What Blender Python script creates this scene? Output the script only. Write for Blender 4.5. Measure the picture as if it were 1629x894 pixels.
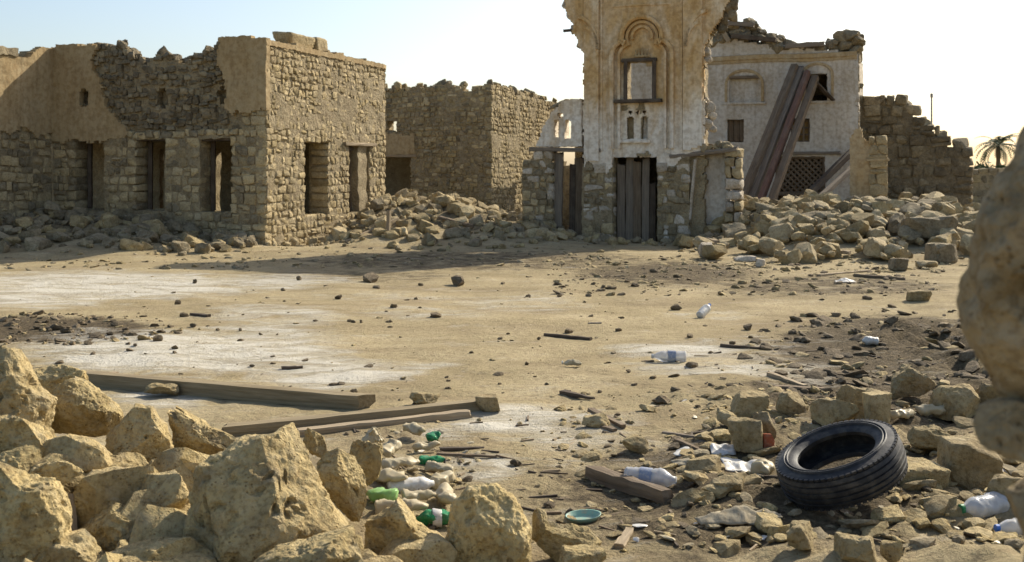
import bpy, bmesh, math, random
import numpy as np
from mathutils import Vector, Matrix, Euler

for o in list(bpy.data.objects):
    bpy.data.objects.remove(o)
scene = bpy.context.scene
COL = scene.collection
R = math.radians

# ------------------------------------------------------------------ camera
FPX, CX, HY, EYE = 1747.0, 814.5, 275.0, 1.7      # focal length in photo pixels, centre column, horizon row, eye height
cam_d = bpy.data.cameras.new('camera')
cam = bpy.data.objects.new('camera', cam_d)
COL.objects.link(cam)
cam.location = (0, 0, EYE)
cam.rotation_euler = (R(90), 0, 0)
cam_d.sensor_width = 36.0
cam_d.lens = 36.0 * FPX / 1629.0
cam_d.shift_y = -(447.0 - HY) / 1629.0
cam_d.clip_start = 0.05
cam_d.clip_end = 6000
cam_d.dof.use_dof = True
cam_d.dof.focus_distance = 8.0
cam_d.dof.aperture_fstop = 5.0
scene.camera = cam

# ------------------------------------------------------------------ sky and sun
SUN_EL, SUN_AZ = R(35.5), math.atan2(0.69, 0.72)     # azimuth from +Y towards +X
world = bpy.data.worlds.new('World')
scene.world = world
world.use_nodes = True
wn = world.node_tree
bg = wn.nodes['Background']
sky = wn.nodes.new('ShaderNodeTexSky')
sky.sky_type = 'NISHITA'
sky.sun_disc = False
sky.sun_elevation = SUN_EL
sky.sun_rotation = SUN_AZ
sky.air_density = 1.0
sky.dust_density = 2.2
sky.ozone_density = 1.0
wn.links.new(sky.outputs[0], bg.inputs[0])
bg.inputs[1].default_value = 0.136
sd = bpy.data.lights.new('sun', 'SUN')
sd.energy = 4.9
sd.angle = R(0.6)
sd.color = (1.0, 0.925, 0.775)
sun = bpy.data.objects.new('sun', sd)
COL.objects.link(sun)
SUN_V = Vector((math.sin(SUN_AZ) * math.cos(SUN_EL), math.cos(SUN_AZ) * math.cos(SUN_EL), math.sin(SUN_EL)))
sun.rotation_euler = SUN_V.to_track_quat('Z', 'Y').to_euler()
sun.location = SUN_V * 60
scene.view_settings.view_transform = 'Standard'
scene.view_settings.look = 'None'
scene.view_settings.gamma = 1.0
scene.view_settings.exposure = 0.42
scene.view_settings.use_curve_mapping = False

# ------------------------------------------------------------------ numeric helpers
rng = np.random.default_rng(7)
random.seed(7)

def _hash(ix, iy, iz, seed):
    h = (ix.astype(np.int64) * 374761393 + iy.astype(np.int64) * 668265263 + iz.astype(np.int64) * 2147483647 + seed * 1274126177) & 0xFFFFFFFF
    h = ((h ^ (h >> 13)) * 1274126177) & 0xFFFFFFFF
    h = ((h ^ (h >> 16)) * 2246822519) & 0xFFFFFFFF
    return ((h ^ (h >> 15)) & 0xFFFFFF) / float(0xFFFFFF) * 2 - 1

def vnoise(p, seed=0):
    p = np.asarray(p, float)
    f0 = np.floor(p)
    t = p - f0
    t = t * t * t * (t * (t * 6 - 15) + 10)
    i = f0.astype(np.int64)
    out = np.zeros(len(p))
    for dx in (0, 1):
        wx = t[:, 0] if dx else 1 - t[:, 0]
        for dy in (0, 1):
            wy = t[:, 1] if dy else 1 - t[:, 1]
            for dz in (0, 1):
                wz = t[:, 2] if dz else 1 - t[:, 2]
                out += wx * wy * wz * _hash(i[:, 0] + dx, i[:, 1] + dy, i[:, 2] + dz, seed)
    return out

def fbm(p, octaves=4, seed=0, gain=0.5):
    p = np.asarray(p, float)
    a, s, out = 1.0, 1.0, np.zeros(len(p))
    for k in range(octaves):
        out += a * vnoise(p * s + 17.3 * k, seed + k * 31)
        a *= gain
        s *= 2.03
    return out

def sstep(a, b, x):
    t = np.clip((x - a) / (b - a), 0, 1)
    return t * t * (3 - 2 * t)

def n1(x, y=0.0, seed=0, octv=3):
    return float(fbm(np.array([[x, y, 0.5]]), octv, seed)[0])

# ------------------------------------------------------------------ photo measurements -> world
def P(px, py, Y):
    return Vector(((px - CX) / FPX * Y, Y, EYE - (py - HY) / FPX * Y))

def topx(x, y, z):
    return CX + FPX * x / y, HY - FPX * (z - EYE) / y

# building axes: every ruin in the square shares them
U = np.array([0.945, -0.326, 0.0])                 # along a front, to the right and nearer
V_IN = np.array([0.326, 0.945, 0.0])               # into a building
U /= np.linalg.norm(U)
V_IN /= np.linalg.norm(V_IN)

class Frame:
    """a wall plane: u along, v up, w inward"""
    def __init__(self, origin, udir, bend=None):
        self.o = np.array([origin[0], origin[1], 0.0])
        self.u = np.array(udir, float)
        self.i = np.array([-self.u[1], self.u[0], 0.0])
        self.bend = bend                            # (u where the wall starts to curve, radius)
    def pts(self, u, v, w):
        u, v, w = np.broadcast_arrays(np.asarray(u, float), np.asarray(v, float), np.asarray(w, float))
        zz = np.array([0, 0, 1.0])
        base = self.o + u[..., None] * self.u + v[..., None] * zz + w[..., None] * self.i
        if self.bend:
            ub, r = self.bend
            c = self.o + ub * self.u + r * self.i
            a = np.clip((u - ub) / r, 0, math.pi / 2)
            rest = np.maximum(u - ub - r * math.pi / 2, 0)
            rr = (r - w)
            q = c + rr[..., None] * (-np.cos(a)[..., None] * self.i + np.sin(a)[..., None] * self.u) + rest[..., None] * self.i + v[..., None] * zz
            base = np.where((u > ub)[..., None], q, base)
        return base
    def pt(self, u, v, w=0.0):
        return Vector(self.pts(np.array([u]), np.array([v]), np.array([w]))[0])
    def yaw(self, u=0.0):
        y = math.atan2(self.u[1], self.u[0])
        if self.bend and u > self.bend[0]:
            y += min((u - self.bend[0]) / self.bend[1], math.pi / 2)
        return y
    def uv(self, px, py):
        """where the sight line through a photo pixel meets the wall"""
        d = np.array([(px - CX) / FPX, 1.0, -(py - HY) / FPX])
        c = np.array([0, 0, EYE])
        t = ((self.o - c) @ self.i) / (d @ self.i)
        q = c + t * d
        return float((q - self.o) @ self.u), float(q[2])
    def rect(self, x0, y0, x1, y1):
        """opening from photo corners: ua, ub, va, vb"""
        a = self.uv(x0, (y0 + y1) / 2)[0]
        b = self.uv(x1, (y0 + y1) / 2)[0]
        vt = self.uv((x0 + x1) / 2, y0)[1]
        vb = self.uv((x0 + x1) / 2, y1)[1]
        return (a, b, vb, vt)

P0 = np.array([-5.6, 25.0, 0.0])                   # near corner of the long ruin
INNER = P0 - 6.0 * U
F_LEFT = Frame(INNER, U)
F_RIGHT = Frame(P0, V_IN, bend=(6.0, 0.9))
F_WING = Frame(INNER - 4.0 * V_IN, V_IN)
Q0 = np.array([-0.69, 37.0, 0.0])                  # near corner of the ruin behind
F_BL = Frame(Q0 - 5.5 * U, U)
F_BR = Frame(Q0, V_IN)
T_R = np.array([4.63, 26.5, 0.0])                  # right foot of the gate tower
F_T = Frame(T_R - 3.05 * U, U)
H_R = np.array([11.35, 36.0, 0.0])                 # right foot of the white house
F_H = Frame(H_R - 9.0 * U, U)
F_HS = Frame(H_R, V_IN)

# ------------------------------------------------------------------ terrain
def ground_h(x, y):
    x = np.atleast_1d(np.asarray(x, float))
    y = np.atleast_1d(np.asarray(y, float))
    p = np.stack([x, y, np.zeros_like(x)], 1)
    big = fbm(p * 0.45, 3, 5)
    mid = fbm(p * 1.6, 3, 9)
    h = 0.03 * big + 0.012 * mid
    # rubble bank under the window wall and along the wing
    dl = -((x - INNER[0]) * V_IN[0] + (y - INNER[1]) * V_IN[1])
    ul = (x - INNER[0]) * U[0] + (y - INNER[1]) * U[1]
    b1 = 0.60 * np.clip(1 - dl / 4.3, 0, 1) ** 1.3 * sstep(-0.8, 0, dl) * sstep(6.6, 2.5, ul) * sstep(-9, -7, ul)
    b1 += 0.2 * np.clip(1 - np.abs(ul - 0.3) / 1.6, 0, 1) * sstep(6, 3, dl) * sstep(-0.8, 0, dl)
    # bank between the two ruins and the tower
    b2 = 0.82 * sstep(23.9, 29.0, y) * sstep(-4.9, -3.2, x) * (1 - 0.55 * sstep(-2.2, 0.6, x)) * sstep(2.2, 0.7, x) * sstep(44, 33, y)
    # right heap
    b3 = (0.70 + 0.10 * big) * sstep(20.6, 26.6, y) * sstep(3.6, 6.0, x) * sstep(41, 31, y) * (1 - 0.35 * sstep(10.3, 12.5, x)) * sstep(26, 18, x)
    b3 *= 1 - 0.5 * sstep(6.6, 4.8, x)
    bank = np.maximum(np.maximum(b1, b2), b3)
    h = h + bank * (1 + 0.18 * mid) + 0.12 * bank * fbm(p * 3.1, 2, 21)
    # near heap on the left, litter hummock, debris on the right
    h += 0.30 * np.exp(-((x + 2.25) / 0.95) ** 2 - ((y - 4.75) / 0.75) ** 2)
    h += 0.08 * np.exp(-((x + 1.05) / 0.5) ** 2 - ((y - 4.35) / 0.55) ** 2)
    h += 0.10 * np.exp(-((x + 0.75) / 0.35) ** 2 - ((y - 5.7) / 0.8) ** 2)
    deb = sstep(0.2, 1.4, x - 0.05 * (y - 5)) * sstep(9.6, 7.2, y) * sstep(3.0, 4.5, y)
    h += deb * (0.05 + 0.05 * fbm(p * 3.0, 4, 33) + 0.018 * fbm(p * 11.0, 2, 34))
    clod = sstep(3.0, 4.2, x) * sstep(8.0, 9.0, y) * sstep(13.2, 11.5, y)
    h += clod * (0.06 + 0.08 * fbm(p * 2.4, 4, 35) + 0.05 * fbm(p * 8.0, 2, 36))
    far = sstep(60, 200, np.hypot(x, y))
    return h * (1 - far)

_gx, _gy = np.arange(-15.0, 20.0, 0.08), np.arange(3.2, 46.0, 0.08)
_GZ = ground_h(*[q.ravel() for q in np.meshgrid(_gx, _gy, indexing='ij')]).reshape(len(_gx), len(_gy))

def ghv(x, y):
    fx = np.clip((np.asarray(x, float) + 15.0) / 0.08, 0, len(_gx) - 1.001)
    fy = np.clip((np.asarray(y, float) - 3.2) / 0.08, 0, len(_gy) - 1.001)
    i, j = fx.astype(int), fy.astype(int)
    s, t = fx - i, fy - j
    return (_GZ[i, j] * (1 - s) + _GZ[i + 1, j] * s) * (1 - t) + (_GZ[i, j + 1] * (1 - s) + _GZ[i + 1, j + 1] * s) * t

def gh(x, y):
    return float(ghv(x, y))

def G(px, py, lift=0.0):
    """ground point under a photo pixel (first crossing of the terrain)"""
    Y = np.concatenate([np.arange(3.4, 12, 0.02), np.arange(12, 60, 0.06)])
    X = (px - CX) / FPX * Y
    Z = EYE - (py - HY) / FPX * Y
    below = Z <= ghv(X, Y) + lift
    k = int(np.argmax(below)) if below.any() else len(Y) - 1
    return Vector((X[k], Y[k], Z[k]))

# ------------------------------------------------------------------ materials
def nd(nt, typ, **kw):
    n = nt.nodes.new(typ)
    for k, v in kw.items():
        if k.startswith('i_'):
            key = k[2:]
            n.inputs[int(key) if key.isdigit() else key.replace('_', ' ')].default_value = v
        else:
            setattr(n, k, v)
    return n

def lk(nt, a, b):
    nt.links.new(a, b)

def mix(nt, fac, a, b, blend='MIX'):
    m = nt.nodes.new('ShaderNodeMix')
    m.data_type = 'RGBA'
    m.blend_type = blend
    for sock, val in ((m.inputs[0], fac), (m.inputs[6], a), (m.inputs[7], b)):
        if hasattr(val, 'is_linked') or isinstance(val, bpy.types.NodeSocket):
            nt.links.new(val, sock)
        elif isinstance(val, (int, float)):
            sock.default_value = val
        else:
            sock.default_value = (*val, 1) if len(val) == 3 else val
    return m.outputs[2]

def math_n(nt, op, a, b=0.0, clamp=False):
    m = nt.nodes.new('ShaderNodeMath')
    m.operation = op
    m.use_clamp = clamp
    for s, v in zip(m.inputs, (a, b)):
        if isinstance(v, bpy.types.NodeSocket):
            nt.links.new(v, s)
        else:
            s.default_value = v
    return m.outputs[0]

def noise(nt, vec, scale, detail=5, rough=0.55, dist=0.0):
    n = nd(nt, 'ShaderNodeTexNoise')
    n.inputs['Scale'].default_value = scale
    n.inputs['Detail'].default_value = detail
    n.inputs['Roughness'].default_value = rough
    n.inputs['Distortion'].default_value = dist
    nt.links.new(vec, n.inputs['Vector'])
    return n.outputs['Fac']

def ramp(nt, fac, stops, interp='LINEAR'):
    r = nd(nt, 'ShaderNodeValToRGB')
    r.color_ramp.interpolation = interp
    el = r.color_ramp.elements
    while len(el) < len(stops):
        el.new(0.5)
    for e, (p, c) in zip(el, stops):
        e.position = p
        e.color = (*c, 1) if len(c) == 3 else c
    nt.links.new(fac, r.inputs[0])
    return r.outputs[0]

def g(v):
    return (v, v, v)

def base_mat(name):
    m = bpy.data.materials.new(name)
    m.use_nodes = True
    nt = m.node_tree
    b = nt.nodes['Principled BSDF']
    b.inputs['Specular IOR Level'].default_value = 0.25
    return m, nt, b

def piece_random(nt):
    oi = nd(nt, 'ShaderNodeObjectInfo')
    ge = nd(nt, 'ShaderNodeNewGeometry')
    s = math_n(nt, 'ADD', oi.outputs['Random'], ge.outputs['Random Per Island'])
    return math_n(nt, 'FRACT', s), ge.outputs['Position']

def rock_mat(name, a, b_, c, scale=1.0, bump=0.5, vary=0.35, pits=0.5, dust=0.35, fine=1.0):
    """limestone: three tones, per-piece variation, small pits, pale dust"""
    m, nt, b = base_mat(name)
    rnd, pos = piece_random(nt)
    n1_ = noise(nt, pos, 2.2 * scale, 9, 0.68, 0.6)
    col = ramp(nt, n1_, [(0.32, a), (0.5, b_), (0.68, c)])
    tone = math_n(nt, 'MULTIPLY_ADD', rnd, vary)
    tone.node.inputs[2].default_value = 1 - vary * 0.55
    cmb = nd(nt, 'ShaderNodeCombineColor')
    for k in range(3):
        lk(nt, tone, cmb.inputs[k])
    col = mix(nt, 1.0, col, cmb.outputs[0], 'MULTIPLY')
    r2 = math_n(nt, 'FRACT', math_n(nt, 'MULTIPLY', rnd, 7.31))
    col = mix(nt, math_n(nt, 'MULTIPLY', r2, 0.45), col, mix(nt, 0.5, col, (0.31, 0.25, 0.165)))
    n4 = noise(nt, pos, 0.9 * scale, 4, 0.6, 0.5)
    col = mix(nt, ramp(nt, n4, [(0.50, g(0.0)), (0.62, g(0.5))]), col, mix(nt, 1.0, col, (0.78, 0.76, 0.76), 'MULTIPLY'))
    n2 = noise(nt, pos, 21 * scale, 6, 0.65)
    col = mix(nt, ramp(nt, n2, [(0.38, g(0.6)), (0.52, g(0.0))]), col, mix(nt, 1.0, col, (0.50, 0.44, 0.36), 'MULTIPLY'))
    n3 = noise(nt, pos, 5.5 * scale, 5, 0.6)
    col = mix(nt, ramp(nt, n3, [(0.52, g(0.0)), (0.7, g(dust))]), col, (0.50, 0.42, 0.275))
    vor = nd(nt, 'ShaderNodeTexVoronoi')
    vor.inputs['Scale'].default_value = 26 * scale
    lk(nt, pos, vor.inputs['Vector'])
    pit = ramp(nt, vor.outputs['Distance'], [(0.10, g(0.0)), (0.34, g(1.0))])
    pmask = ramp(nt, noise(nt, pos, 7 * scale, 3), [(0.46, g(0.0)), (0.6, g(pits))])
    col = mix(nt, math_n(nt, 'MULTIPLY', math_n(nt, 'SUBTRACT', 1.0, pit), pmask), col, mix(nt, 1.0, col, (0.42, 0.36, 0.28), 'MULTIPLY'))
    lk(nt, col, b.inputs['Base Color'])
    b.inputs['Roughness'].default_value = 0.92
    h = math_n(nt, 'MULTIPLY', noise(nt, pos, 11 * scale, 8, 0.65), 1.0)
    h = math_n(nt, 'ADD', h, math_n(nt, 'MULTIPLY', math_n(nt, 'MULTIPLY', noise(nt, pos, 70 * scale, 5, 0.7), n3), 0.8 * fine))
    h = math_n(nt, 'ADD', h, math_n(nt, 'MULTIPLY', math_n(nt, 'MULTIPLY', pit, pmask), 0.5))
    bp = nd(nt, 'ShaderNodeBump')
    bp.inputs['Strength'].default_value = bump
    bp.inputs['Distance'].default_value = 0.06 / scale
    lk(nt, h, bp.inputs['Height'])
    lk(nt, bp.outputs[0], b.inputs['Normal'])
    return m

def plaster_mat(name, clean, stain, dirt, z0, z1, amount=0.6, bump=0.35, upper=None, more=0.0):
    """old lime plaster: ochre weathering blotches (denser between z0 and z1), grime, chips"""
    m, nt, b = base_mat(name)
    ge = nd(nt, 'ShaderNodeNewGeometry')
    pos = ge.outputs['Position']
    sep = nd(nt, 'ShaderNodeSeparateXYZ')
    lk(nt, pos, sep.inputs[0])
    mp = nd(nt, 'ShaderNodeMapping')
    mp.inputs['Scale'].default_value = (1, 1, 0.45)
    lk(nt, pos, mp.inputs[0])
    st = noise(nt, mp.outputs[0], 1.5, 7, 0.62, 0.5)
    mr = nd(nt, 'ShaderNodeMapRange')
    mr.inputs[1].default_value = z0
    mr.inputs[2].default_value = z1
    lk(nt, sep.outputs[2], mr.inputs[0])
    dens = math_n(nt, 'MULTIPLY_ADD', mr.outputs[0], 0.26)
    dens.node.inputs[2].default_value = -0.17
    s = math_n(nt, 'ADD', math_n(nt, 'ADD', st, dens), more)
    if upper:
        wv = math_n(nt, 'ADD', mr.outputs[0], math_n(nt, 'MULTIPLY_ADD', noise(nt, pos, 1.1, 6, 0.65, 0.4), 1.6))
        wv.node.inputs[1].links[0].from_node.inputs[2].default_value = -0.8
        clean = mix(nt, ramp(nt, wv, [(0.2, g(0.0)), (0.6, g(1.0))]), clean, upper)
    col = mix(nt, ramp(nt, s, [(0.42, g(0.0)), (0.66, g(amount))]), clean, stain)
    fine = noise(nt, pos, 9, 6, 0.65)
    col = mix(nt, ramp(nt, fine, [(0.40, g(0.55)), (0.56, g(0.0))]), col, mix(nt, 1.0, col, dirt, 'MULTIPLY'))
    mp2 = nd(nt, 'ShaderNodeMapping')
    mp2.inputs['Scale'].default_value = (5, 5, 0.5)
    lk(nt, pos, mp2.inputs[0])
    streak = noise(nt, mp2.outputs[0], 1.6, 5, 0.6)
    col = mix(nt, ramp(nt, streak, [(0.50, g(0.0)), (0.72, g(0.45))]), col, mix(nt, 1.0, col, dirt, 'MULTIPLY'))
    lk(nt, col, b.inputs['Base Color'])
    b.inputs['Roughness'].default_value = 0.95
    h = math_n(nt, 'ADD', noise(nt, pos, 6, 7, 0.6), math_n(nt, 'MULTIPLY', noise(nt, pos, 40, 4, 0.6), 0.3))
    bp = nd(nt, 'ShaderNodeBump')
    bp.inputs['Strength'].default_value = bump
    bp.inputs['Distance'].default_value = 0.05
    lk(nt, h, bp.inputs['Height'])
    lk(nt, bp.outputs[0], b.inputs['Normal'])
    return m

def wood_mat(name, a, b_, grey=0.4):
    m, nt, b = base_mat(name)
    tc = nd(nt, 'ShaderNodeTexCoord')
    mp = nd(nt, 'ShaderNodeMapping')
    mp.inputs['Scale'].default_value = (1.6, 26, 26)
    lk(nt, tc.outputs['Object'], mp.inputs[0])
    gr = noise(nt, mp.outputs[0], 1.4, 7, 0.6, 0.6)
    col = ramp(nt, gr, [(0.30, a), (0.66, b_)])
    bl = noise(nt, tc.outputs['Object'], 3.0, 4)
    col = mix(nt, ramp(nt, bl, [(0.45, g(0.0)), (0.65, g(grey))]), col, (0.225, 0.185, 0.13))
    lk(nt, col, b.inputs['Base Color'])
    b.inputs['Roughness'].default_value = 0.85
    bp = nd(nt, 'ShaderNodeBump')
    bp.inputs['Strength'].default_value = 0.5
    bp.inputs['Distance'].default_value = 0.02
    lk(nt, gr, bp.inputs['Height'])
    lk(nt, bp.outputs[0], b.inputs['Normal'])
    return m

def plain_mat(name, col, rough=0.6, spec=0.3, var=0.2, scale=8.0, dirt=(0.33, 0.26, 0.17), dirty=0.4, trans=0.0, bump=0.1):
    m, nt, b = base_mat(name)
    ge = nd(nt, 'ShaderNodeNewGeometry')
    n = noise(nt, ge.outputs['Position'], scale, 5, 0.6)
    c = mix(nt, math_n(nt, 'MULTIPLY', n, var), col, tuple(0.6 * v for v in col))
    d = noise(nt, ge.outputs['Position'], scale * 2.7, 5, 0.65)
    c = mix(nt, ramp(nt, d, [(0.46, g(0.0)), (0.66, g(dirty))]), c, dirt)
    lk(nt, c, b.inputs['Base Color'])
    b.inputs['Roughness'].default_value = rough
    b.inputs['Specular IOR Level'].default_value = spec
    if trans:
        b.inputs['Transmission Weight'].default_value = trans
        b.inputs['IOR'].default_value = 1.25
    if bump:
        bp = nd(nt, 'ShaderNodeBump')
        bp.inputs['Strength'].default_value = bump
        bp.inputs['Distance'].default_value = 0.01
        lk(nt, d, bp.inputs['Height'])
        lk(nt, bp.outputs[0], b.inputs['Normal'])
    return m

def ground_mat():
    m, nt, b = base_mat('sand_and_salt')
    ge = nd(nt, 'ShaderNodeNewGeometry')
    pos = ge.outputs['Position']
    at = nd(nt, 'ShaderNodeAttribute', attribute_name='salt')
    ad = nd(nt, 'ShaderNodeAttribute', attribute_name='soil')
    n_a = noise(nt, pos, 0.9, 8, 0.62, 0.4)
    sand = ramp(nt, n_a, [(0.30, (0.285, 0.225, 0.12)), (0.52, (0.375, 0.30, 0.167)), (0.72, (0.44, 0.355, 0.21))])
    n_b = noise(nt, pos, 14, 8, 0.7)
    sand = mix(nt, ramp(nt, n_b, [(0.36, g(0.7)), (0.52, g(0.0))]), sand, (0.22, 0.165, 0.095))
    mq = nd(nt, 'ShaderNodeMapping')
    mq.inputs['Scale'].default_value = (0.6, 1.5, 1.0)
    lk(nt, pos, mq.inputs[0])
    n_c = noise(nt, mq.outputs[0], 0.8, 8, 0.68, 0.7)
    sand = mix(nt, ramp(nt, n_c, [(0.36, g(0.62)), (0.52, g(0.0))]), sand, (0.225, 0.168, 0.095))
    sand = mix(nt, ramp(nt, n_c, [(0.56, g(0.0)), (0.70, g(0.5))]), sand, (0.50, 0.40, 0.25))
    # dark gravelly soil
    so = math_n(nt, 'ADD', ad.outputs['Fac'], math_n(nt, 'MULTIPLY_ADD', noise(nt, pos, 3.2, 7, 0.7), 1.7))
    so.node.inputs[1].links[0].from_node.inputs[2].default_value = -0.95
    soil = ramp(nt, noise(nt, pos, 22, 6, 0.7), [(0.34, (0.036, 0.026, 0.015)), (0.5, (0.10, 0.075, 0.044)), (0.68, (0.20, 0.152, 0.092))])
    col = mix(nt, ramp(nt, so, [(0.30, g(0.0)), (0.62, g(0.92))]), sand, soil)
    # salt crust
    mp = nd(nt, 'ShaderNodeMapping')
    mp.inputs['Scale'].default_value = (0.55, 1.25, 1.0)
    lk(nt, pos, mp.inputs[0])
    sa = math_n(nt, 'ADD', at.outputs['Fac'], math_n(nt, 'MULTIPLY_ADD', noise(nt, mp.outputs[0], 2.3, 10, 0.75, 0.8), 3.6))
    sa.node.inputs[1].links[0].from_node.inputs[2].default_value = -1.98
    crust = ramp(nt, sa, [(0.25, g(0.0)), (0.75, g(1.0))])
    col = mix(nt, ramp(nt, sa, [(0.05, g(0.0)), (0.55, g(0.42)), (1.3, g(0.9))]), col, (0.585, 0.545, 0.455))
    sp = noise(nt, pos, 60, 4, 0.7)
    col = mix(nt, ramp(nt, sp, [(0.30, g(0.65)), (0.42, g(0.0))]), col, (0.17, 0.13, 0.08))
    lk(nt, col, b.inputs['Base Color'])
    b.inputs['Roughness'].default_value = 0.95
    b.inputs['Specular IOR Level'].default_value = 0.12
    h = math_n(nt, 'ADD', n_b, math_n(nt, 'MULTIPLY', noise(nt, pos, 75, 5, 0.7), 0.4))
    h = math_n(nt, 'ADD', h, math_n(nt, 'MULTIPLY', math_n(nt, 'MULTIPLY', noise(nt, pos, 30, 5, 0.7), 2.5), math_n(nt, 'ADD', ad.outputs['Fac'], 0.15)))
    h = math_n(nt, 'ADD', h, math_n(nt, 'MULTIPLY', math_n(nt, 'MULTIPLY', crust, noise(nt, pos, 9, 6, 0.7)), 0.9))
    bp = nd(nt, 'ShaderNodeBump')
    bp.inputs['Strength'].default_value = 0.75
    bp.inputs['Distance'].default_value = 0.04
    lk(nt, h, bp.inputs['Height'])
    lk(nt, bp.outputs[0], b.inputs['Normal'])
    return m

M = {}
M['ground'] = ground_mat()
M['boulder'] = rock_mat('coral_limestone', (0.29, 0.215, 0.10), (0.51, 0.39, 0.178), (0.60, 0.475, 0.245), scale=2.2, bump=0.8, vary=0.3, pits=0.8, dust=0.4)
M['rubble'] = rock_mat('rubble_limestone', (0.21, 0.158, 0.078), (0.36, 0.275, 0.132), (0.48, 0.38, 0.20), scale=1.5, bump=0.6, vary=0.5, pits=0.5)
M['wallstone'] = rock_mat('coursed_limestone', (0.31, 0.238, 0.125), (0.47, 0.37, 0.20), (0.57, 0.462, 0.275), scale=1.2, bump=0.55, vary=0.5, pits=0.5)
M['darkstone'] = rock_mat('sooty_rubble_stone', (0.12, 0.095, 0.058), (0.20, 0.16, 0.097), (0.30, 0.243, 0.15), scale=1.3, bump=0.8, vary=0.5, pits=0.7, dust=0.15)
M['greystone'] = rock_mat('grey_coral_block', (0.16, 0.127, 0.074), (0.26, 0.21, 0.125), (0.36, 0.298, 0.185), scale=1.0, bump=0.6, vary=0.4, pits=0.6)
M['whitestone'] = rock_mat('whitewashed_stone', (0.36, 0.29, 0.20), (0.56, 0.485, 0.375), (0.68, 0.62, 0.52), scale=1.2, bump=0.5, vary=0.4, pits=0.4)
M['nearstone'] = rock_mat('ochre_blotched_stone', (0.25, 0.165, 0.06), (0.42, 0.33, 0.19), (0.52, 0.43, 0.29), scale=2.6, bump=0.8, vary=0.15, pits=0.9)
M['clod'] = rock_mat('dark_earth_clod', (0.09, 0.067, 0.04), (0.15, 0.112, 0.066), (0.25, 0.19, 0.115), scale=3.0, bump=0.8, vary=0.7, pits=0.3, dust=0.1)
M['mortar'] = rock_mat('mud_mortar', (0.23, 0.178, 0.10), (0.34, 0.27, 0.157), (0.43, 0.348, 0.212), scale=1.6, bump=0.9, vary=0.1, pits=0.6)
M['tan_plaster'] = plaster_mat('tan_earth_plaster', (0.42, 0.32, 0.178), (0.34, 0.24, 0.115), (0.6, 0.53, 0.44), 2.0, 4.5, 0.7, 0.5)
M['tower_plaster'] = plaster_mat('ochre_stained_lime_plaster', (0.80, 0.73, 0.61), (0.58, 0.375, 0.155), (0.58, 0.50, 0.40), 2.6, 4.2, 0.95, 0.5, upper=(0.80, 0.68, 0.49), more=0.03)
M['house_plaster'] = plaster_mat('grey_white_lime_plaster', (0.60, 0.55, 0.46), (0.44, 0.365, 0.26), (0.62, 0.55, 0.47), 1.0, 6.5, 0.75, 0.6)
M['stub_plaster'] = plaster_mat('sandy_lime_plaster', (0.46, 0.37, 0.23), (0.42, 0.29, 0.13), (0.6, 0.52, 0.42), 0.5, 3.5, 0.7, 0.6)
M['wood'] = wood_mat('weathered_brown_wood', (0.08, 0.055, 0.034), (0.22, 0.16, 0.10), 0.25)
M['darkwood'] = wood_mat('dark_old_wood', (0.035, 0.025, 0.017), (0.11, 0.08, 0.055), 0.25)
M['palewood'] = wood_mat('sun_bleached_wood', (0.20, 0.15, 0.09), (0.40, 0.31, 0.20), 0.2)
M['greywood'] = wood_mat('silver_grey_timber', (0.12, 0.095, 0.07), (0.26, 0.21, 0.155), 0.35)
M['redwood'] = wood_mat('reddish_old_timber', (0.10, 0.05, 0.033), (0.22, 0.125, 0.085), 0.25)
M['ochrewood'] = wood_mat('ochre_painted_wood', (0.26, 0.155, 0.05), (0.40, 0.26, 0.10), 0.2)
M['beam'] = wood_mat('earth_caked_beam', (0.16, 0.118, 0.06), (0.31, 0.245, 0.145), 0.15)
M['rubber'] = plain_mat('dusty_black_rubber', (0.02, 0.02, 0.021), 0.6, 0.35, 0.3, 5, (0.12, 0.105, 0.085), 0.5, bump=0.4)
M['white_plastic'] = plain_mat('milky_white_plastic', (0.60, 0.58, 0.53), 0.45, 0.35, 0.25, 15, (0.42, 0.34, 0.22), 0.6)
M['clear_plastic'] = plain_mat('clear_dusty_plastic', (0.82, 0.83, 0.84), 0.22, 0.5, 0.1, 15, (0.55, 0.48, 0.36), 0.3, trans=0.55)
M['cream_plastic'] = plain_mat('sun_yellowed_plastic', (0.52, 0.44, 0.28), 0.4, 0.4, 0.3, 15, (0.42, 0.32, 0.19), 0.5, trans=0.15)
M['green_plastic'] = plain_mat('green_bottle_plastic', (0.03, 0.27, 0.10), 0.25, 0.5, 0.2, 18, (0.35, 0.32, 0.2), 0.3, trans=0.25)
M['lime_plastic'] = plain_mat('pale_green_plastic', (0.28, 0.50, 0.16), 0.3, 0.5, 0.2, 18, (0.4, 0.4, 0.22), 0.3, trans=0.2)
M['mint_plastic'] = plain_mat('mint_green_plastic', (0.25, 0.42, 0.34), 0.55, 0.3, 0.2, 15, (0.4, 0.35, 0.24), 0.75)
M['blue_label'] = plain_mat('faded_blue_label', (0.24, 0.28, 0.37), 0.5, 0.3, 0.4, 30, (0.5, 0.47, 0.40), 0.7)
M['blue_cap'] = plain_mat('blue_cap_plastic', (0.05, 0.16, 0.52), 0.4, 0.4, 0.1, 20, dirty=0.2)
M['rag'] = plain_mat('dusty_rag_cloth', (0.36, 0.31, 0.22), 0.95, 0.1, 0.5, 12, (0.2, 0.155, 0.095), 0.6, bump=0.6)
M['red_brick'] = plain_mat('red_clay', (0.34, 0.10, 0.05), 0.9, 0.1, 0.4, 20)
M['palm'] = plain_mat('palm_green', (0.06, 0.085, 0.035), 0.7, 0.2, 0.3, 2, dirty=0.1)
M['bark'] = plain_mat('palm_bark', (0.14, 0.10, 0.06), 0.9, 0.1, 0.4, 4)
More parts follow.
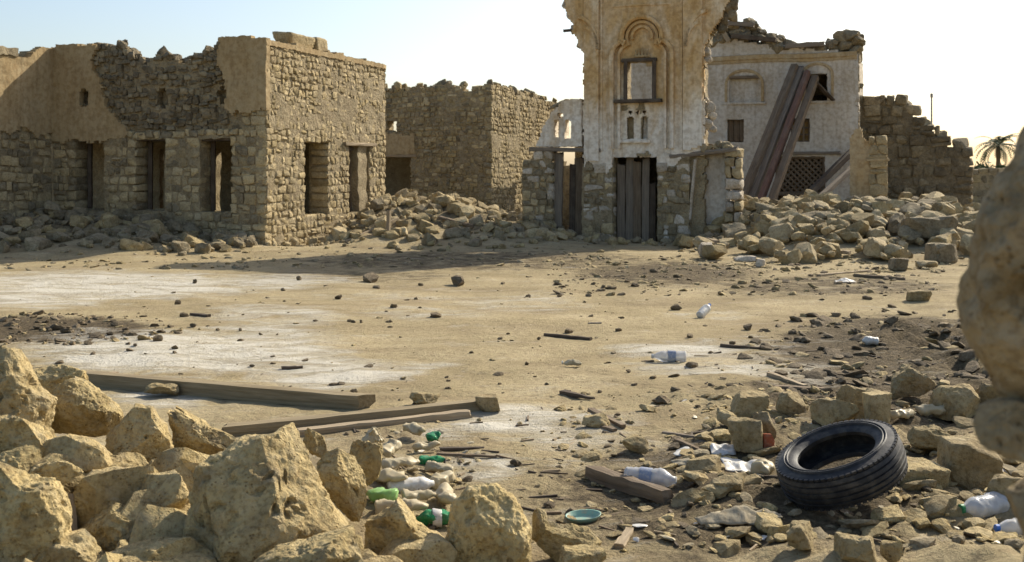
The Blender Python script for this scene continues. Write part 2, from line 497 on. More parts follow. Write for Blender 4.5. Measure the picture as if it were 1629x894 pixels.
M['metal'] = plain_mat('dull_metal', (0.25, 0.24, 0.22), 0.6, 0.4, 0.2, 4, dirty=0.2)

# ------------------------------------------------------------------ object helpers
def mesh_obj(name, verts, faces, mat, parent=None, loc=(0, 0, 0), smooth=False):
    me = bpy.data.meshes.new(name)
    me.from_pydata([tuple(v) for v in verts], [], [tuple(f) for f in faces])
    if smooth:
        me.polygons.foreach_set('use_smooth', [True] * len(me.polygons))
    if mat:
        me.materials.append(mat)
    me.update()
    o = bpy.data.objects.new(name, me)
    COL.objects.link(o)
    o.location = loc
    if parent:
        o.parent = parent
    return o

def tag(o, label=None, cat=None, group=None, kind=None):
    if label: o['label'] = label
    if cat: o['category'] = cat
    if group: o['group'] = group
    if kind: o['kind'] = kind
    return o

def thing(name, loc, label, cat, group=None):
    o = bpy.data.objects.new(name, None)
    COL.objects.link(o)
    o.empty_display_size = 0.3
    o.location = loc
    return tag(o, label, cat, group)

def rel(parent):
    return np.array(parent.location) if parent else np.zeros(3)

_ico = {}
def ico(sub):
    if sub not in _ico:
        bm = bmesh.new()
        bmesh.ops.create_icosphere(bm, subdivisions=sub, radius=1.0)
        v = np.array([x.co[:] for x in bm.verts])
        v /= np.linalg.norm(v, axis=1)[:, None]
        f = [[w.index for w in x.verts] for x in bm.faces]
        bm.free()
        _ico[sub] = (v, f)
    return _ico[sub]

def rock_shape(seed, dims, sub=4, facets=13, hard=16.0, rough=0.10, pits=0, planes=(), box=0.0, chips=7):
    """a broken stone: rounded intersection of half-spaces, roughened and pitted; exact size dims"""
    rg = np.random.default_rng(seed)
    d, f = ico(sub)
    nn = rg.normal(size=(facets, 3))
    nn /= np.linalg.norm(nn, axis=1)[:, None]
    pp = rg.uniform(0.72, 1.05, facets)
    if box > 0:
        ax = np.array([[1, 0, 0], [-1, 0, 0], [0, 1, 0], [0, -1, 0], [0, 0, 1], [0, 0, -1]], float)
        ax += rg.normal(size=ax.shape) * 0.07
        ax /= np.linalg.norm(ax, axis=1)[:, None]
        nn = np.vstack([ax, nn])
        pp = np.concatenate([np.full(6, 0.72), pp + box])
    else:
        ax = np.vstack([np.eye(3), -np.eye(3)]) + rg.normal(size=(6, 3)) * 0.25
        ax /= np.linalg.norm(ax, axis=1)[:, None]
        nn = np.vstack([ax, nn])
        pp = np.concatenate([np.full(6, 0.95), pp])
    if len(planes):
        q = np.array([p[:3] for p in planes], float)
        q /= np.linalg.norm(q, axis=1)[:, None]
        nn = np.vstack([nn, q])
        pp = np.concatenate([pp, [p[3] for p in planes]])
    s = np.clip(d @ nn.T, 0, None) / pp
    r = (s ** hard).sum(1) ** (-1.0 / hard)
    v = d * r[:, None]
    v -= (v.max(0) + v.min(0)) / 2
    v /= (v.max(0) - v.min(0))
    dims = np.array(dims, float)
    v = v * dims
    L = float(dims.mean())
    ctr = rg.uniform(-50, 50, 3)
    dis = fbm(v * (2.2 / L) + ctr, 5, seed % 97, 0.55) * rough * L * 0.55
    # ridged detail
    dis -= np.abs(fbm(v * (5.5 / L) + ctr + 9, 3, seed % 89)) * rough * L * 0.22
    if pits:
        c = rg.normal(size=(pits, 3))
        c /= np.linalg.norm(c, axis=1)[:, None]
        rad = rg.uniform(0.04, 0.19, pits) * rg.uniform(0.5, 1.0, pits)
        dist = np.sqrt(np.maximum(0, 2 - 2 * d @ c.T)) + 0.03 * fbm(d * 9 + ctr, 2, 3)[:, None]
        t = np.clip(1 - (dist / rad) ** 2, 0, 1)
        dis -= (t * rad * 0.55 * L * 0.5).sum(1).clip(0, 0.17 * L)
    out = v + d * dis[:, None]
    # chipped flats with crisp edges
    for k in range(chips):
        q = rg.normal(size=3)
        q /= np.linalg.norm(q)
        pr = out @ q
        lim = pr.max() * rg.uniform(.58, .9)
        ex = np.clip(pr - lim, 0, None)
        out = out - (ex * .93)[:, None] * q
    # crags and grain on top of everything
    dis = np.abs(fbm(out * (5.0 / L) + ctr + 5, 4, seed % 83)) * -rough * L * 0.26
    if sub >= 5:
        dis += fbm(out * (16.0 / L) + ctr, 3, seed % 79, .6) * rough * L * 0.11
    out = out + d * dis[:, None]
    out -= (out.max(0) + out.min(0)) / 2
    return out * (dims / (out.max(0) - out.min(0))), f

def outline_rock(pts, Y, dep, seed, sub=6, rough=.08, pits=20, chips=7, bulge=.62):
    """a boulder with the outline measured on the photo, at distance Y, its own thickness, broken front and back"""
    rg = np.random.default_rng(seed)
    q = np.array([[P(x, y, Y).x, P(x, y, Y).z] for x, y in pts])
    c = (q.max(0) + q.min(0)) / 2
    q = q - c
    ang = np.arctan2(q[:, 1], q[:, 0])
    o = np.argsort(ang)
    ang, rad = ang[o], np.hypot(q[:, 0], q[:, 1])[o]
    ang = np.concatenate([ang - 2 * np.pi, ang, ang + 2 * np.pi])
    q2 = np.vstack([q[o]] * 3)
    d, f = ico(sub)
    th = np.arctan2(d[:, 2], d[:, 0])
    # distance to the polygon edge along each direction
    k = np.clip(np.searchsorted(ang, th) - 1, 0, len(ang) - 2)
    A, B = q2[k], q2[k + 1]
    u = np.stack([np.cos(th), np.sin(th)], 1)
    e = B - A
    den = u[:, 0] * e[:, 1] - u[:, 1] * e[:, 0]
    rr = (A[:, 0] * e[:, 1] - A[:, 1] * e[:, 0]) / np.where(np.abs(den) < 1e-6, 1e-6, den)
    rr = np.clip(rr, .2 * rad.min(), rad.max())
    s = np.clip(np.hypot(d[:, 0], d[:, 2]), 0, 1) ** bulge
    L = float(q.max(0)[0] - q.min(0)[0] + q.max(0)[1] - q.min(0)[1]) / 2
    out = np.stack([u[:, 0] * rr * s, d[:, 1] * dep * L / 2, u[:, 1] * rr * s], 1)
    ctr = rg.uniform(-50, 50, 3)
    out = out + d * (fbm(out * (2.4 / L) + ctr, 4, seed % 97, .55) * rough * L * .5)[:, None] * np.array([.5, 1, .5])
    for k in range(chips):
        n = np.array([rg.uniform(-.9, .9), rg.choice((-1, -1, -1, 1)) * rg.uniform(.5, 1), rg.uniform(-.8, .9)])
        n /= np.linalg.norm(n)
        pr = out @ n
        lim = pr.max() * rg.uniform(.58, .85)
        out = out - (np.clip(pr - lim, 0, None) * .94)[:, None] * n
    dis = -np.abs(fbm(out * (5.0 / L) + ctr + 5, 4, seed % 83)) * rough * L * .30
    dis += fbm(out * (18.0 / L) + ctr, 3, seed % 79, .6) * rough * L * .10
    if pits:
        cc = rg.normal(size=(pits, 3)) * np.array([1, 1, 1]) + np.array([0, -.9, .1])
        cc /= np.linalg.norm(cc, axis=1)[:, None]
        rd = rg.uniform(.04, .20, pits) * rg.uniform(.4, 1.0, pits)
        dist = np.sqrt(np.maximum(0, 2 - 2 * d @ cc.T)) + .04 * fbm(d * 8 + ctr, 2, 3)[:, None]
        t = np.clip(1 - (dist / rd) ** 2, 0, 1) ** .7
        dis -= (t * rd * .8 * L * .5).sum(1).clip(0, .15 * L)
    return out + d * dis[:, None], f, Vector((c[0], Y, c[1]))

def sharp_smooth(o, ang=0.6):
    me = o.data
    me.polygons.foreach_set('use_smooth', [True] * len(me.polygons))
    try:
        me.set_sharp_from_angle(angle=ang)
    except Exception:
        pass

TEMPL = []
def build_templates():
    # rounded blocks in the unit cube for coursed masonry
    bm = bmesh.new()
    bmesh.ops.create_cube(bm, size=2.0)
    bmesh.ops.subdivide_edges(bm, edges=bm.edges[:], cuts=3, use_grid_fill=True)
    v0 = np.array([x.co[:] for x in bm.verts])
    v0 = np.where(np.abs(np.abs(v0) - .5) < .01, np.sign(v0) * .80, v0)
    f0 = [[w.index for w in x.verts] for x in bm.faces]
    bm.free()
    for k in range(14):
        rg = np.random.default_rng(100 + k)
        m = rg.uniform(11, 18)
        r = (np.abs(v0) ** m).sum(1) ** (-1 / m)
        v = v0 * r[:, None]
        nn = rg.normal(size=(7, 3))
        nn /= np.linalg.norm(nn, axis=1)[:, None]
        pp = rg.uniform(1.0, 1.4, 7)
        s = (v @ nn.T) / pp
        ex = np.clip(s.max(1), 1, None)
        v = v / ex[:, None]
        v += 0.10 * np.stack([fbm(v * 1.5 + 31 * k + q * 7, 3, 40 + k) for q in range(3)], 1)
        v -= (v.max(0) + v.min(0)) / 2
        v /= (v.max(0) - v.min(0))
        TEMPL.append((v, f0))
build_templates()
ROCKT = []
for k in range(18):
    v, f = rock_shape(500 + k, (1, 1, 1), sub=3, facets=6, hard=26, rough=0.07, pits=2, chips=9, box=0.35 if k % 3 else 0.0)
    ROCKT.append((v, f))
PEBT = []
for k in range(8):
    v, f = rock_shape(800 + k, (1, 1, 1), sub=2, facets=8, hard=16, rough=0.2, chips=5)
    PEBT.append((v, f))
_shared = {}
def shared_mesh(kind, k, mat):
    key = (kind, k, mat.name)
    if key not in _shared:
        v, f = {'block': TEMPL, 'rock': ROCKT, 'pebble': PEBT}[kind][k]
        me = bpy.data.meshes.new('stone')
        me.from_pydata([tuple(x) for x in v], [], [tuple(x) for x in f])
        me.polygons.foreach_set('use_smooth', [True] * len(me.polygons))
        me.set_sharp_from_angle(angle=0.32 if kind == 'rock' else 0.45)
        me.materials.append(mat)
        _shared[key] = me
    return _shared[key]

class Joined:
    """many small pieces gathered into one mesh"""
    def __init__(self):
        self.v, self.f, self.n = [], [], 0
    def add(self, v, f):
        self.v.append(np.asarray(v))
        fa = np.asarray(f) + self.n
        self.f.extend(fa.tolist())
        self.n += len(v)
    def build(self, name, mat, parent=None, loc=(0, 0, 0), smooth=True):
        if not self.n:
            return None
        o = mesh_obj(name, np.vstack(self.v) - np.array(loc if not parent else rel(parent)), self.f, mat, parent, loc if not parent else (0, 0, 0), smooth)
        if smooth:
            o.data.set_sharp_from_angle(angle=0.45)
        return o

def emit_pieces(pieces, parent, mat_key, name='stone', limit=300, rest='stone_remainder'):
    """pieces: (kind, template, centre, euler, scale, material key); largest in the picture become objects"""
    def size(p):
        c = p[2]
        px, py = topx(c[0], max(c[1], 0.1), c[2])
        vis = 1.0 if -40 < px < 1670 and -40 < py < 930 else 0.02
        s = p[4]
        return vis * s[0] * s[2] / c[1] ** 2
    pieces = sorted(pieces, key=size, reverse=True)
    base = rel(parent)
    for p in pieces[:limit]:
        o = bpy.data.objects.new(name, shared_mesh(p[0], p[1], M[p[5]]))
        COL.objects.link(o)
        o.parent = parent
        o.location = np.array(p[2]) - base
        o.rotation_euler = p[3]
        o.scale = p[4]
    left = {}
    for p in pieces[limit:]:
        v, f = {'block': TEMPL, 'rock': ROCKT, 'pebble': PEBT}[p[0]][p[1]]
        Rm = np.array(Euler(p[3]).to_matrix())
        left.setdefault(p[5], Joined()).add((v * np.array(p[4])) @ Rm.T + np.array(p[2]), f)
    for mk, j in left.items():
        o = j.build(rest, M[mk], parent)
        tag(o, kind='stuff')

def masonry(fr, u0, u1, v0, v1, keep=None, openings=(), hs=(0.16, 0.27), ws=(0.17, 0.40), depth=0.30, thick=0.5,
            proud=0.014, off=0.0, mats=('wallstone',), seed=1, split=0.16, jit=1.0, wobble=0.02):
    """coursed rubble: list of pieces filling a wall face around its openings"""
    rg = random.Random(seed)
    out = []
    v = v0
    while v < v1:
        h = rg.uniform(*hs)
        vc = v + h / 2
        cuts = sorted([(a, b) for (a, b, c, d) in openings if c - 0.02 < vc < d + 0.02])
        segs, s = [], u0
        for a, b in cuts:
            if a > s:
                segs.append((s, a, s > u0, True))
            s = max(s, b)
        if s < u1:
            segs.append((s, u1, s > u0, False))
        for (a, b, jl, jr) in segs:
            ww = []
            tot = 0
            while tot < b - a:
                w = rg.uniform(*ws) * rg.choice((0.65, 0.9, 1, 1.25))
                ww.append(w)
                tot += w
            if len(ww) > 1 and ww[-1] - (tot - (b - a)) < ws[0] * 0.5:
                tot -= ww.pop()
            k = (b - a) / tot
            uu = a
            for q, w in enumerate(ww):
                w *= k
                uc = uu + w / 2
                uu += w
                if keep and not keep(uc, vc):
                    continue
                jamb = (q == 0 and jl) or (q == len(ww) - 1 and jr)
                dd = thick if jamb else depth
                rows = [(vc, h)]
                if rg.random() < split and not jamb and h > 0.17:
                    t = rg.uniform(0.4, 0.6)
                    rows = [(v + h * t / 2, h * t), (v + h * (t + 1) / 2, h * (1 - t))]
                for (vv, hh) in rows:
                    pr = rg.uniform(-proud, proud * 1.2) + off
                    vv += rg.uniform(-wobble, wobble) * jit + wobble * 1.2 * math.sin(uc * 1.9 + vc * 2.7 + seed)
                    c = fr.pt(uc, vv, -0.02 + dd / 2 - pr)
                    e = (rg.uniform(-.05, .05) * jit, rg.uniform(-.09, .09) * jit, fr.yaw(uc) + rg.uniform(-.05, .05) * jit)
                    flip = rg.choice((0, math.pi)) if False else 0
                    out.append(('block', rg.randrange(len(TEMPL)), c, e, ((w - 0.004) * rg.uniform(.96, 1.05), dd, (hh - 0.004) * rg.uniform(.95, 1.08)), rg.choice(mats)))
        v += h
    return out

def grid_wall(name, fr, mask, u0, u1, v0, v1, res, w0, w1, mat, parent, amp=0.02, jit=0.35, seed=3, nscale=1.5):
    """slab in a wall frame cut by mask(u, v); broken outline, uneven face"""
    nu, nv = max(1, int(round((u1 - u0) / res))), max(1, int(round((v1 - v0) / res)))
    us, vs = np.linspace(u0, u1, nu + 1), np.linspace(v0, v1, nv + 1)
    uc, vc = (us[:-1] + us[1:]) / 2, (vs[:-1] + vs[1:]) / 2
    UU, VV = np.meshgrid(uc, vc, indexing='ij')
    m = np.asarray(mask(UU, VV), bool)
    gu, gv = np.meshgrid(us, vs, indexing='ij')
    p = np.stack([gu.ravel(), gv.ravel(), np.full(gu.size, seed * 3.7)], 1)
    ju = res * jit * vnoise(p / res * 0.9, seed + 1)
    jv = res * jit * vnoise(p / res * 0.9, seed + 2)
    dw = amp * fbm(p * nscale, 4, seed)
    fu, fv = gu.ravel() + ju, gv.ravel() + jv
    front = fr.pts(fu, fv, w0 + dw)
    back = fr.pts(fu, fv, np.full_like(fu, w1) + dw * 0.5)
    N = len(front)
    idx = np.arange(N).reshape(nu + 1, nv + 1)
    faces = []
    I, J = np.nonzero(m)
    a, b, c, d = idx[I, J], idx[I + 1, J], idx[I + 1, J + 1], idx[I, J + 1]
    faces += np.stack([a, b, c, d], 1).tolist()
    faces += np.stack([a + N, d + N, c + N, b + N], 1).tolist()
    mp = np.pad(m, 1)
    for (di, dj, e0, e1) in ((-1, 0, d, a), (1, 0, b, c), (0, -1, a, b), (0, 1, c, d)):
        nb = mp[I + 1 + di, J + 1 + dj]
        k = ~nb
        x, y = e0[k], e1[k]
        faces += np.stack([y, x, x + N, y + N], 1).tolist()
    verts = np.vstack([front, back])
    fa = np.array(faces)
    used = np.unique(fa)
    remap = np.full(len(verts), -1)
    remap[used] = np.arange(len(used))
    o = mesh_obj(name, verts[used] - rel(parent), remap[fa].tolist(), mat, parent, smooth=False)
    sharp_smooth(o, 0.9)
    return o

def in_open(u, v, ops, grow=0.0):
    r = np.zeros(np.shape(u), bool)
    for (a, b, c, d) in ops:
        r |= (u > a - grow) & (u < b + grow) & (v > c - grow) & (v < d + grow)
    return r

def beam(name, a, b, w, h, mat, parent=None, roll=0.0, seed=0, jit=0.06, seg=8, taper=1.0, label=None, cat=None, group=None):
    """a rough timber from a to b, local x along its length"""
    a, b = Vector(a), Vector(b)
    L = (b - a).length
    rg = random.Random(seed)
    verts, faces = [], []
    for i in range(seg + 1):
        t = i / seg
        k = 1 + (taper - 1) * t
        oy, oz = [rg.uniform(-jit, jit) * 0.4 * q for q in (w, h)]
        ring = []
        for (sy, sz) in ((-1, -1), (0, -1.02), (1, -1), (1.02, 0), (1, 1), (0, 1.02), (-1, 1), (-1.02, 0)):
            f_ = 0.93 if sy * sz in (1, -1) else 1.0
            ex = rg.uniform(-1, 1) * min(L * 0.02, 0.05) if i in (0, seg) else 0
            ring.append((t * L + ex, (sy * w / 2 * f_) * k * (1 + rg.uniform(-jit, jit)) + oy, (sz * h / 2 * f_) * k * (1 + rg.uniform(-jit, jit)) + oz))
        n0 = len(verts)
        verts += ring
        if i:
            for q in range(8):
                faces.append((n0 - 8 + q, n0 + q, n0 + (q + 1) % 8, n0 - 8 + (q + 1) % 8))
    faces.append(tuple(range(8)))
    n0 = len(verts) - 8
    faces.append(tuple(n0 + q for q in range(7, -1, -1)))
    o = mesh_obj(name, verts, [f[::-1] for f in faces], mat, parent)
    d = (b - a).normalized()
    y = Vector((0, 0, 1)).cross(d)
    if y.length < 1e-3:
        y = Vector((0, 1, 0))
    y.normalize()
    z = d.cross(y)
    rot = Matrix((d, y, z)).transposed() @ Matrix.Rotation(roll, 3, 'X')
    o.rotation_euler = rot.to_euler()
    o.location = a - Vector(rel(parent))
    sharp_smooth(o, 0.5)
    if label:
        tag(o, label, cat, group)
    return o

def lathe(profile, segs=28):
    verts, faces = [], []
    n = len(profile)
    for (r, z) in profile:
        for k in range(segs):
            a = 2 * math.pi * k / segs
            verts.append((r * math.cos(a), r * math.sin(a), z))
    for i in range(n - 1):
        for k in range(segs):
            k2 = (k + 1) % segs
            faces.append((i * segs + k, i * segs + k2, (i + 1) * segs + k2, (i + 1) * segs + k))
    return verts, faces

def sweep(name, fr, pts, prof, mat, parent):
    """moulding: profile [(across, w)] swept along (u, v) points"""
    pts = np.array(pts, float)
    t = np.gradient(pts, axis=0)
    t /= np.linalg.norm(t, axis=1)[:, None]
    nrm = np.stack([-t[:, 1], t[:, 0]], 1)
    n = len(prof)
    verts, faces = [], []
    for p, q in zip(pts, nrm):
        for (o, w) in prof:
            verts.append(fr.pt(p[0] + q[0] * o, p[1] + q[1] * o, w))
    for i in range(len(pts) - 1):
        for k in range(n - 1):
            faces.append((i * n + k, i * n + k + 1, (i + 1) * n + k + 1, (i + 1) * n + k))
    faces.append(tuple(range(n)))
    faces.append(tuple((len(pts) - 1) * n + k for k in range(n - 1, -1, -1)))
    b = rel(parent)
    o = mesh_obj(name, [np.array(v) - b for v in verts], faces, mat, parent)
    bm = bmesh.new()
    bm.from_mesh(o.data)
    bmesh.ops.recalc_face_normals(bm, faces=bm.faces)
    bm.to_mesh(o.data)
    bm.free()
    sharp_smooth(o, 0.6)
    return o

def box_in(name, fr, u0, u1, v0, v1, w0, w1, mat, parent, jit=0.01, seed=0):
    rg = random.Random(seed * 17 + int(u0 * 100) + int(v0 * 10))
    b = rel(parent)
    vs = []
    for w in (w0, w1):
        for (u, v) in ((u0, v0), (u1, v0), (u1, v1), (u0, v1)):
            vs.append(np.array(fr.pt(u + rg.uniform(-jit, jit), v + rg.uniform(-jit, jit), w + rg.uniform(-jit, jit) * 0.5)) - b)
    fs = [(0, 1, 2, 3), (7, 6, 5, 4), (0, 4, 5, 1), (1, 5, 6, 2), (2, 6, 7, 3), (3, 7, 4, 0)]
    return mesh_obj(name, vs, fs, mat, parent)

def timber(name, fr, u0, v0, u1, v1, w, th, dp, mat, parent, seed=0, taper=1.0):
    """a timber lying in a wall frame between two (u, v) points"""
    return beam(name, fr.pt(u0, v0, w), fr.pt(u1, v1, w), dp, th, mat, parent, seed=seed, jit=0.08, taper=taper)

# ------------------------------------------------------------------ ground sheet
def build_ground():
    xs = np.concatenate([[-2500, -900, -300, -120, -60, -35, -24], np.arange(-18, -4.5, 0.13), np.arange(-4.5, 4.5, 0.05), np.arange(4.5, 19, 0.13), [22, 30, 45, 80, 160, 400, 1000, 2500]])
    ys, y = [-400, -60, -10, 0, 1.5, 2.5], 3.3
    while y < 46:
        ys.append(y)
        y += 0.028 + 0.0075 * (y - 3.3)
    ys += [50, 58, 75, 110, 200, 400, 1000, 3000]
    ys = np.array(ys)
    X, Y = np.meshgrid(xs, ys, indexing='xy')
    x, y = X.ravel(), Y.ravel()
    z = ground_h(x, y)
    p = np.stack([x, y, 0 * x], 1)
    nearw = sstep(16, 6, y) * sstep(2.5, 3.4, y)
    z = z + nearw * 0.010 * fbm(p * 6.0, 3, 61)
    verts = np.stack([x, y, z], 1)
    nx, ny = len(xs), len(ys)
    i, j = np.meshgrid(np.arange(nx - 1), np.arange(ny - 1), indexing='xy')
    a = (j * nx + i).ravel()
    faces = np.stack([a, a + 1, a + 1 + nx, a + nx], 1).tolist()
    o = mesh_obj('ground', verts, faces, M['ground'], smooth=True)
    tag(o, kind='structure')
    # where the salt crust and the gravelly soil lie (measured on the photo, kept as surface attributes)
    yy = np.maximum(y, 2.6)
    px, py = CX + FPX * x / yy, HY + FPX * EYE / yy
    def blobs(lst):
        m = np.zeros_like(x)
        for (cx, cy, rx, ry, s) in lst:
            d = ((px - cx) / rx) ** 2 + ((py - cy) / ry) ** 2
            m = np.maximum(m, s * np.clip(1.25 - d, 0, 1))
        return m
    salt = blobs([(170, 455, 260, 27, 1.0), (60, 470, 160, 25, .9), (420, 448, 170, 14, .8), (430, 505, 120, 22, .7), (280, 560, 270, 38, 1.0), (520, 590, 160, 30, .95), (420, 545, 160, 30, .8),
                  (620, 580, 120, 10, .7), (250, 632, 90, 16, .9), (1080, 560, 130, 14, .95), (1130, 590, 130, 14, .7), (1000, 552, 70, 7, .7), (820, 670, 120, 28, .9),
                  (1180, 570, 110, 40, .5), (900, 690, 120, 40, .6), (770, 745, 70, 26, .8), (690, 700, 60, 22, .55), (1130, 500, 70, 10, .5), (820, 480, 150, 20, .4), (680, 500, 120, 12, .45),
                  (1270, 600, 80, 30, .5), (960, 720, 160, 30, .35), (640, 470, 200, 14, .3)])
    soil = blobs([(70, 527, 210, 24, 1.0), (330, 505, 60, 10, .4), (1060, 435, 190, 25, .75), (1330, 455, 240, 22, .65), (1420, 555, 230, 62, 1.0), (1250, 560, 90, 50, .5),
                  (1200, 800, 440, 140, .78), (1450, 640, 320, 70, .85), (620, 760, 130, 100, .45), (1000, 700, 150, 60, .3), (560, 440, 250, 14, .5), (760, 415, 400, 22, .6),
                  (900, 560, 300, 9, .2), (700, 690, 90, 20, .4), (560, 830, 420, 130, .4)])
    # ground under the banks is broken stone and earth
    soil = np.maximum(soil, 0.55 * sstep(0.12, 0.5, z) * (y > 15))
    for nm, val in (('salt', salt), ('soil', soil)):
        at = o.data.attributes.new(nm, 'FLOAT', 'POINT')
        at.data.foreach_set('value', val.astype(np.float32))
    return o
build_ground()

def prof(fr, pts):
    q = sorted([fr.uv(*p) for p in pts])
    us, vs = [a for a, b in q], [b for a, b in q]
    return lambda u: np.interp(u, us, vs)

def jag(u, amp, seed, f=3.0):
    u = np.asarray(u, float)
    p = np.stack([u.ravel() * f, 0 * u.ravel(), 0 * u.ravel() + 0.3], 1)
    return (amp * fbm(p, 3, seed)).reshape(u.shape)

def disc(u, v, cu, cv, ru, rv):
    return ((u - cu) / ru) ** 2 + ((v - cv) / rv) ** 2 < 1

# ------------------------------------------------------------------ long ruin on the left
def left_ruin():
    t = thing('ruined_house', (P0[0], P0[1], 0), 'long roofless stone ruin on the left with rounded far corner and three window gaps', 'ruin')
    F = F_LEFT
    ops = [F.rect(120, 224, 164, 333), F.rect(217, 224, 262, 335), F.rect(318, 224, 366, 337)]
    top = prof(F, [(60, 76), (185, 70), (205, 92), (228, 102), (250, 84), (268, 92), (290, 100), (305, 84), (335, 80), (346, 60), (425, 62)])
    holes = [F.uv(135, 155), F.uv(254, 156), F.uv(352, 150)]
    band = F.uv(250, 217)[1]
    vtop = 5.0
    def solid(u, v):
        return (v < top(u) + jag(u, 0.05, 3, 5)) & ~in_open(u, v, ops, 0.03)
    def hole(u, v, g_=0.0):
        r = np.zeros(np.shape(u), bool)
        for (a, b) in holes:
            r |= disc(u, v, a, b, 0.16 + g_, 0.23 + g_)
        return r
    grid_wall('wall', F, lambda u, v: solid(u, v) & ~hole(u, v), 0, 5.9, band + .02, vtop, 0.08, 0.10, 0.34, M['mortar'], t, 0.03, seed=4)
    grid_wall('wall', F, solid, 0, 5.9, 0, band + .01, 0.08, 0.02, 0.34, M['mortar'], t, 0.025, seed=44)
    grid_wall('wall', F, solid, 0, 5.9, 0, vtop, 0.12, 0.345, 0.55, M['mortar'], t, 0.02, seed=5)
    pieces = masonry(F, 0.0, 6.0, 0.0, band, openings=ops, hs=(.15, .26), ws=(.17, .40), seed=11, thick=.52, mats=('wallstone', 'wallstone', 'wallstone', 'greystone'), split=.2)
    # broken dark core in the middle of the upper storey
    lo, ledge = [], [F.uv(150, 95), F.uv(163, 150), F.uv(205, 216)]
    redge = [F.uv(345, 62), F.uv(358, 150), F.uv(378, 216), F.uv(366, 226)]
    le = lambda v: np.interp(-v, [-p[1] for p in ledge], [p[0] for p in ledge])
    re = lambda v: np.interp(-v, [-p[1] for p in redge], [p[0] for p in redge])
    def upper_keep(u, v):
        return float(le(v)) - .1 < u < float(re(v)) + .12 and v < float(top(u)) - 0.02 and not bool(hole(u, v, .09))
    pieces += masonry(F, 0.6, 5.8, band, 4.9, keep=upper_keep, hs=(.11, .19), ws=(.12, .28), off=-.06, proud=.05, seed=12, mats=('darkstone', 'darkstone', 'greystone'), jit=2.0, split=.3)
    # loose stones along the broken crest
    rg = random.Random(5)
    for k in range(26):
        u = rg.uniform(1.5, 4.4)
        s = rg.uniform(.12, .28)
        pieces.append(('rock', rg.randrange(18), F.pt(u, float(top(u)) + s * .1, rg.uniform(.1, .4)), (rg.uniform(0, 6), rg.uniform(0, 6), rg.uniform(0, 6)), (s, s, s * .8), 'darkstone'))
    pieces += masonry(F, float(re(band)) + .1, 6.0, band, F.uv(400, 172)[1], hs=(.2, .27), ws=(.26, .45), seed=14, mats=('wallstone',))
    # plaster that still clings to the upper storey
    def pl(side):
        def m(u, v):
            n = jag(v, .12, 8, 4)
            if side < 0:
                s = (u < le(v) + n) & (v > band - .08 + jag(u, .07, 9, 4))
            else:
                s = (u > re(v) + n) & (v > F.uv(400, 178)[1] + jag(u, .12, 10, 3))
            return s & (v < top(u) + .02 + jag(u, .03, 3, 2)) & ~hole(u, v)
        return m
    for s in (-1, 1):
        grid_wall('plaster', F, pl(s), 0.0, 6.03, band - .2, vtop, 0.055, -0.045, 0.12, M['tan_plaster'], t, 0.03, seed=6, nscale=2)
    # right-hand face with its rounded end
    F = F_RIGHT
    o2 = [F.rect(485, 228, 521, 341), F.rect(556, 233, 588, 337)]
    t2 = lambda u: 4.72 + 0.03 * np.sin(np.asarray(u) * 2.0)
    grid_wall('wall', F, lambda u, v: (v < t2(u) - .06) & ~in_open(u, v, o2, .03), 0.05, 10.0, 0, 4.9, 0.08, 0.008, 0.55, M['mortar'], t, 0.022, seed=7)
    mid = lambda u, v: True
    pieces += masonry(F, 0.0, 7.6, 0.0, 2.75, openings=o2, hs=(.13, .21), ws=(.14, .31), seed=21, thick=.5, mats=('wallstone', 'wallstone', 'wallstone', 'rubble'))
    pieces += masonry(F, 0.0, 7.6, 2.75, 3.55, hs=(.10, .16), ws=(.13, .28), seed=22, off=-.012, proud=.012, mats=('wallstone', 'rubble'))
    pieces += masonry(F, 0.0, 7.6, 3.55, 4.66, hs=(.13, .20), ws=(.14, .30), seed=23, mats=('wallstone', 'wallstone', 'rubble'))
    grid_wall('coping', F, lambda u, v: v < 4.75 + jag(u, .03, 31, 2), -0.02, 9.0, 4.62, 4.86, 0.06, -0.03, 0.6, M['tan_plaster'], t, 0.03, seed=8)
    # thin worn skin of earth plaster in the middle band
    grid_wall('plaster_band', F, lambda u, v: (v > 2.72 + jag(u, .1, 41, 2)) & (v < 3.6 + jag(u, .12, 42, 2)), 0.1, 7.4, 2.4, 3.9, 0.05, 0.004, 0.2, M['mortar'], t, 0.035, seed=9, nscale=2.5)
    # chimney block on the parapet
    a, b, _, _ = F.rect(470, 58, 531, 80)
    for (ua, ub, mk) in ((a, a + (b - a) * .66, 1), (a + (b - a) * .67, b, 2)):
        v, f = rock_shape(60 + mk, (ub - ua, .55, .40), sub=4, facets=4, hard=30, rough=.04, box=.8, chips=1)
        o = mesh_obj('parapet_block', v, f, M['wallstone'], t, np.array(F.pt((ua + ub) / 2, 4.92, .4)) - rel(t), True)
        o.rotation_euler = (0, 0, F.yaw())
    # door: lintel, frame, plank leaf, sill
    ua, ub, va, vb = o2[1]
    timber('lintel', F, ua - .35, vb + .05, ub + .25, vb + .07, .06, .09, .3, M['palewood'], t, 1)
    timber('lintel', F_RIGHT, o2[0][0] - .2, o2[0][3] + .04, o2[0][1] + .2, o2[0][3] + .05, .25, .07, .4, M['wood'], t, 2)
    timber('door_frame', F, ua + .06, va, ua + .07, vb, .2, .1, .1, M['darkwood'], t, 3)
    timber('door_frame', F, ub - .06, va, ub - .05, vb, .2, .1, .1, M['wood'], t, 4)
    timber('door_frame', F, ua, vb - .07, ub, vb - .06, .2, .1, .1, M['darkwood'], t, 5)
    timber('door_leaf', F, ua + (ub - ua) * .55, va, ua + (ub - ua) * .57, vb - .1, .24, .36, .05, M['wood'], t, 6)
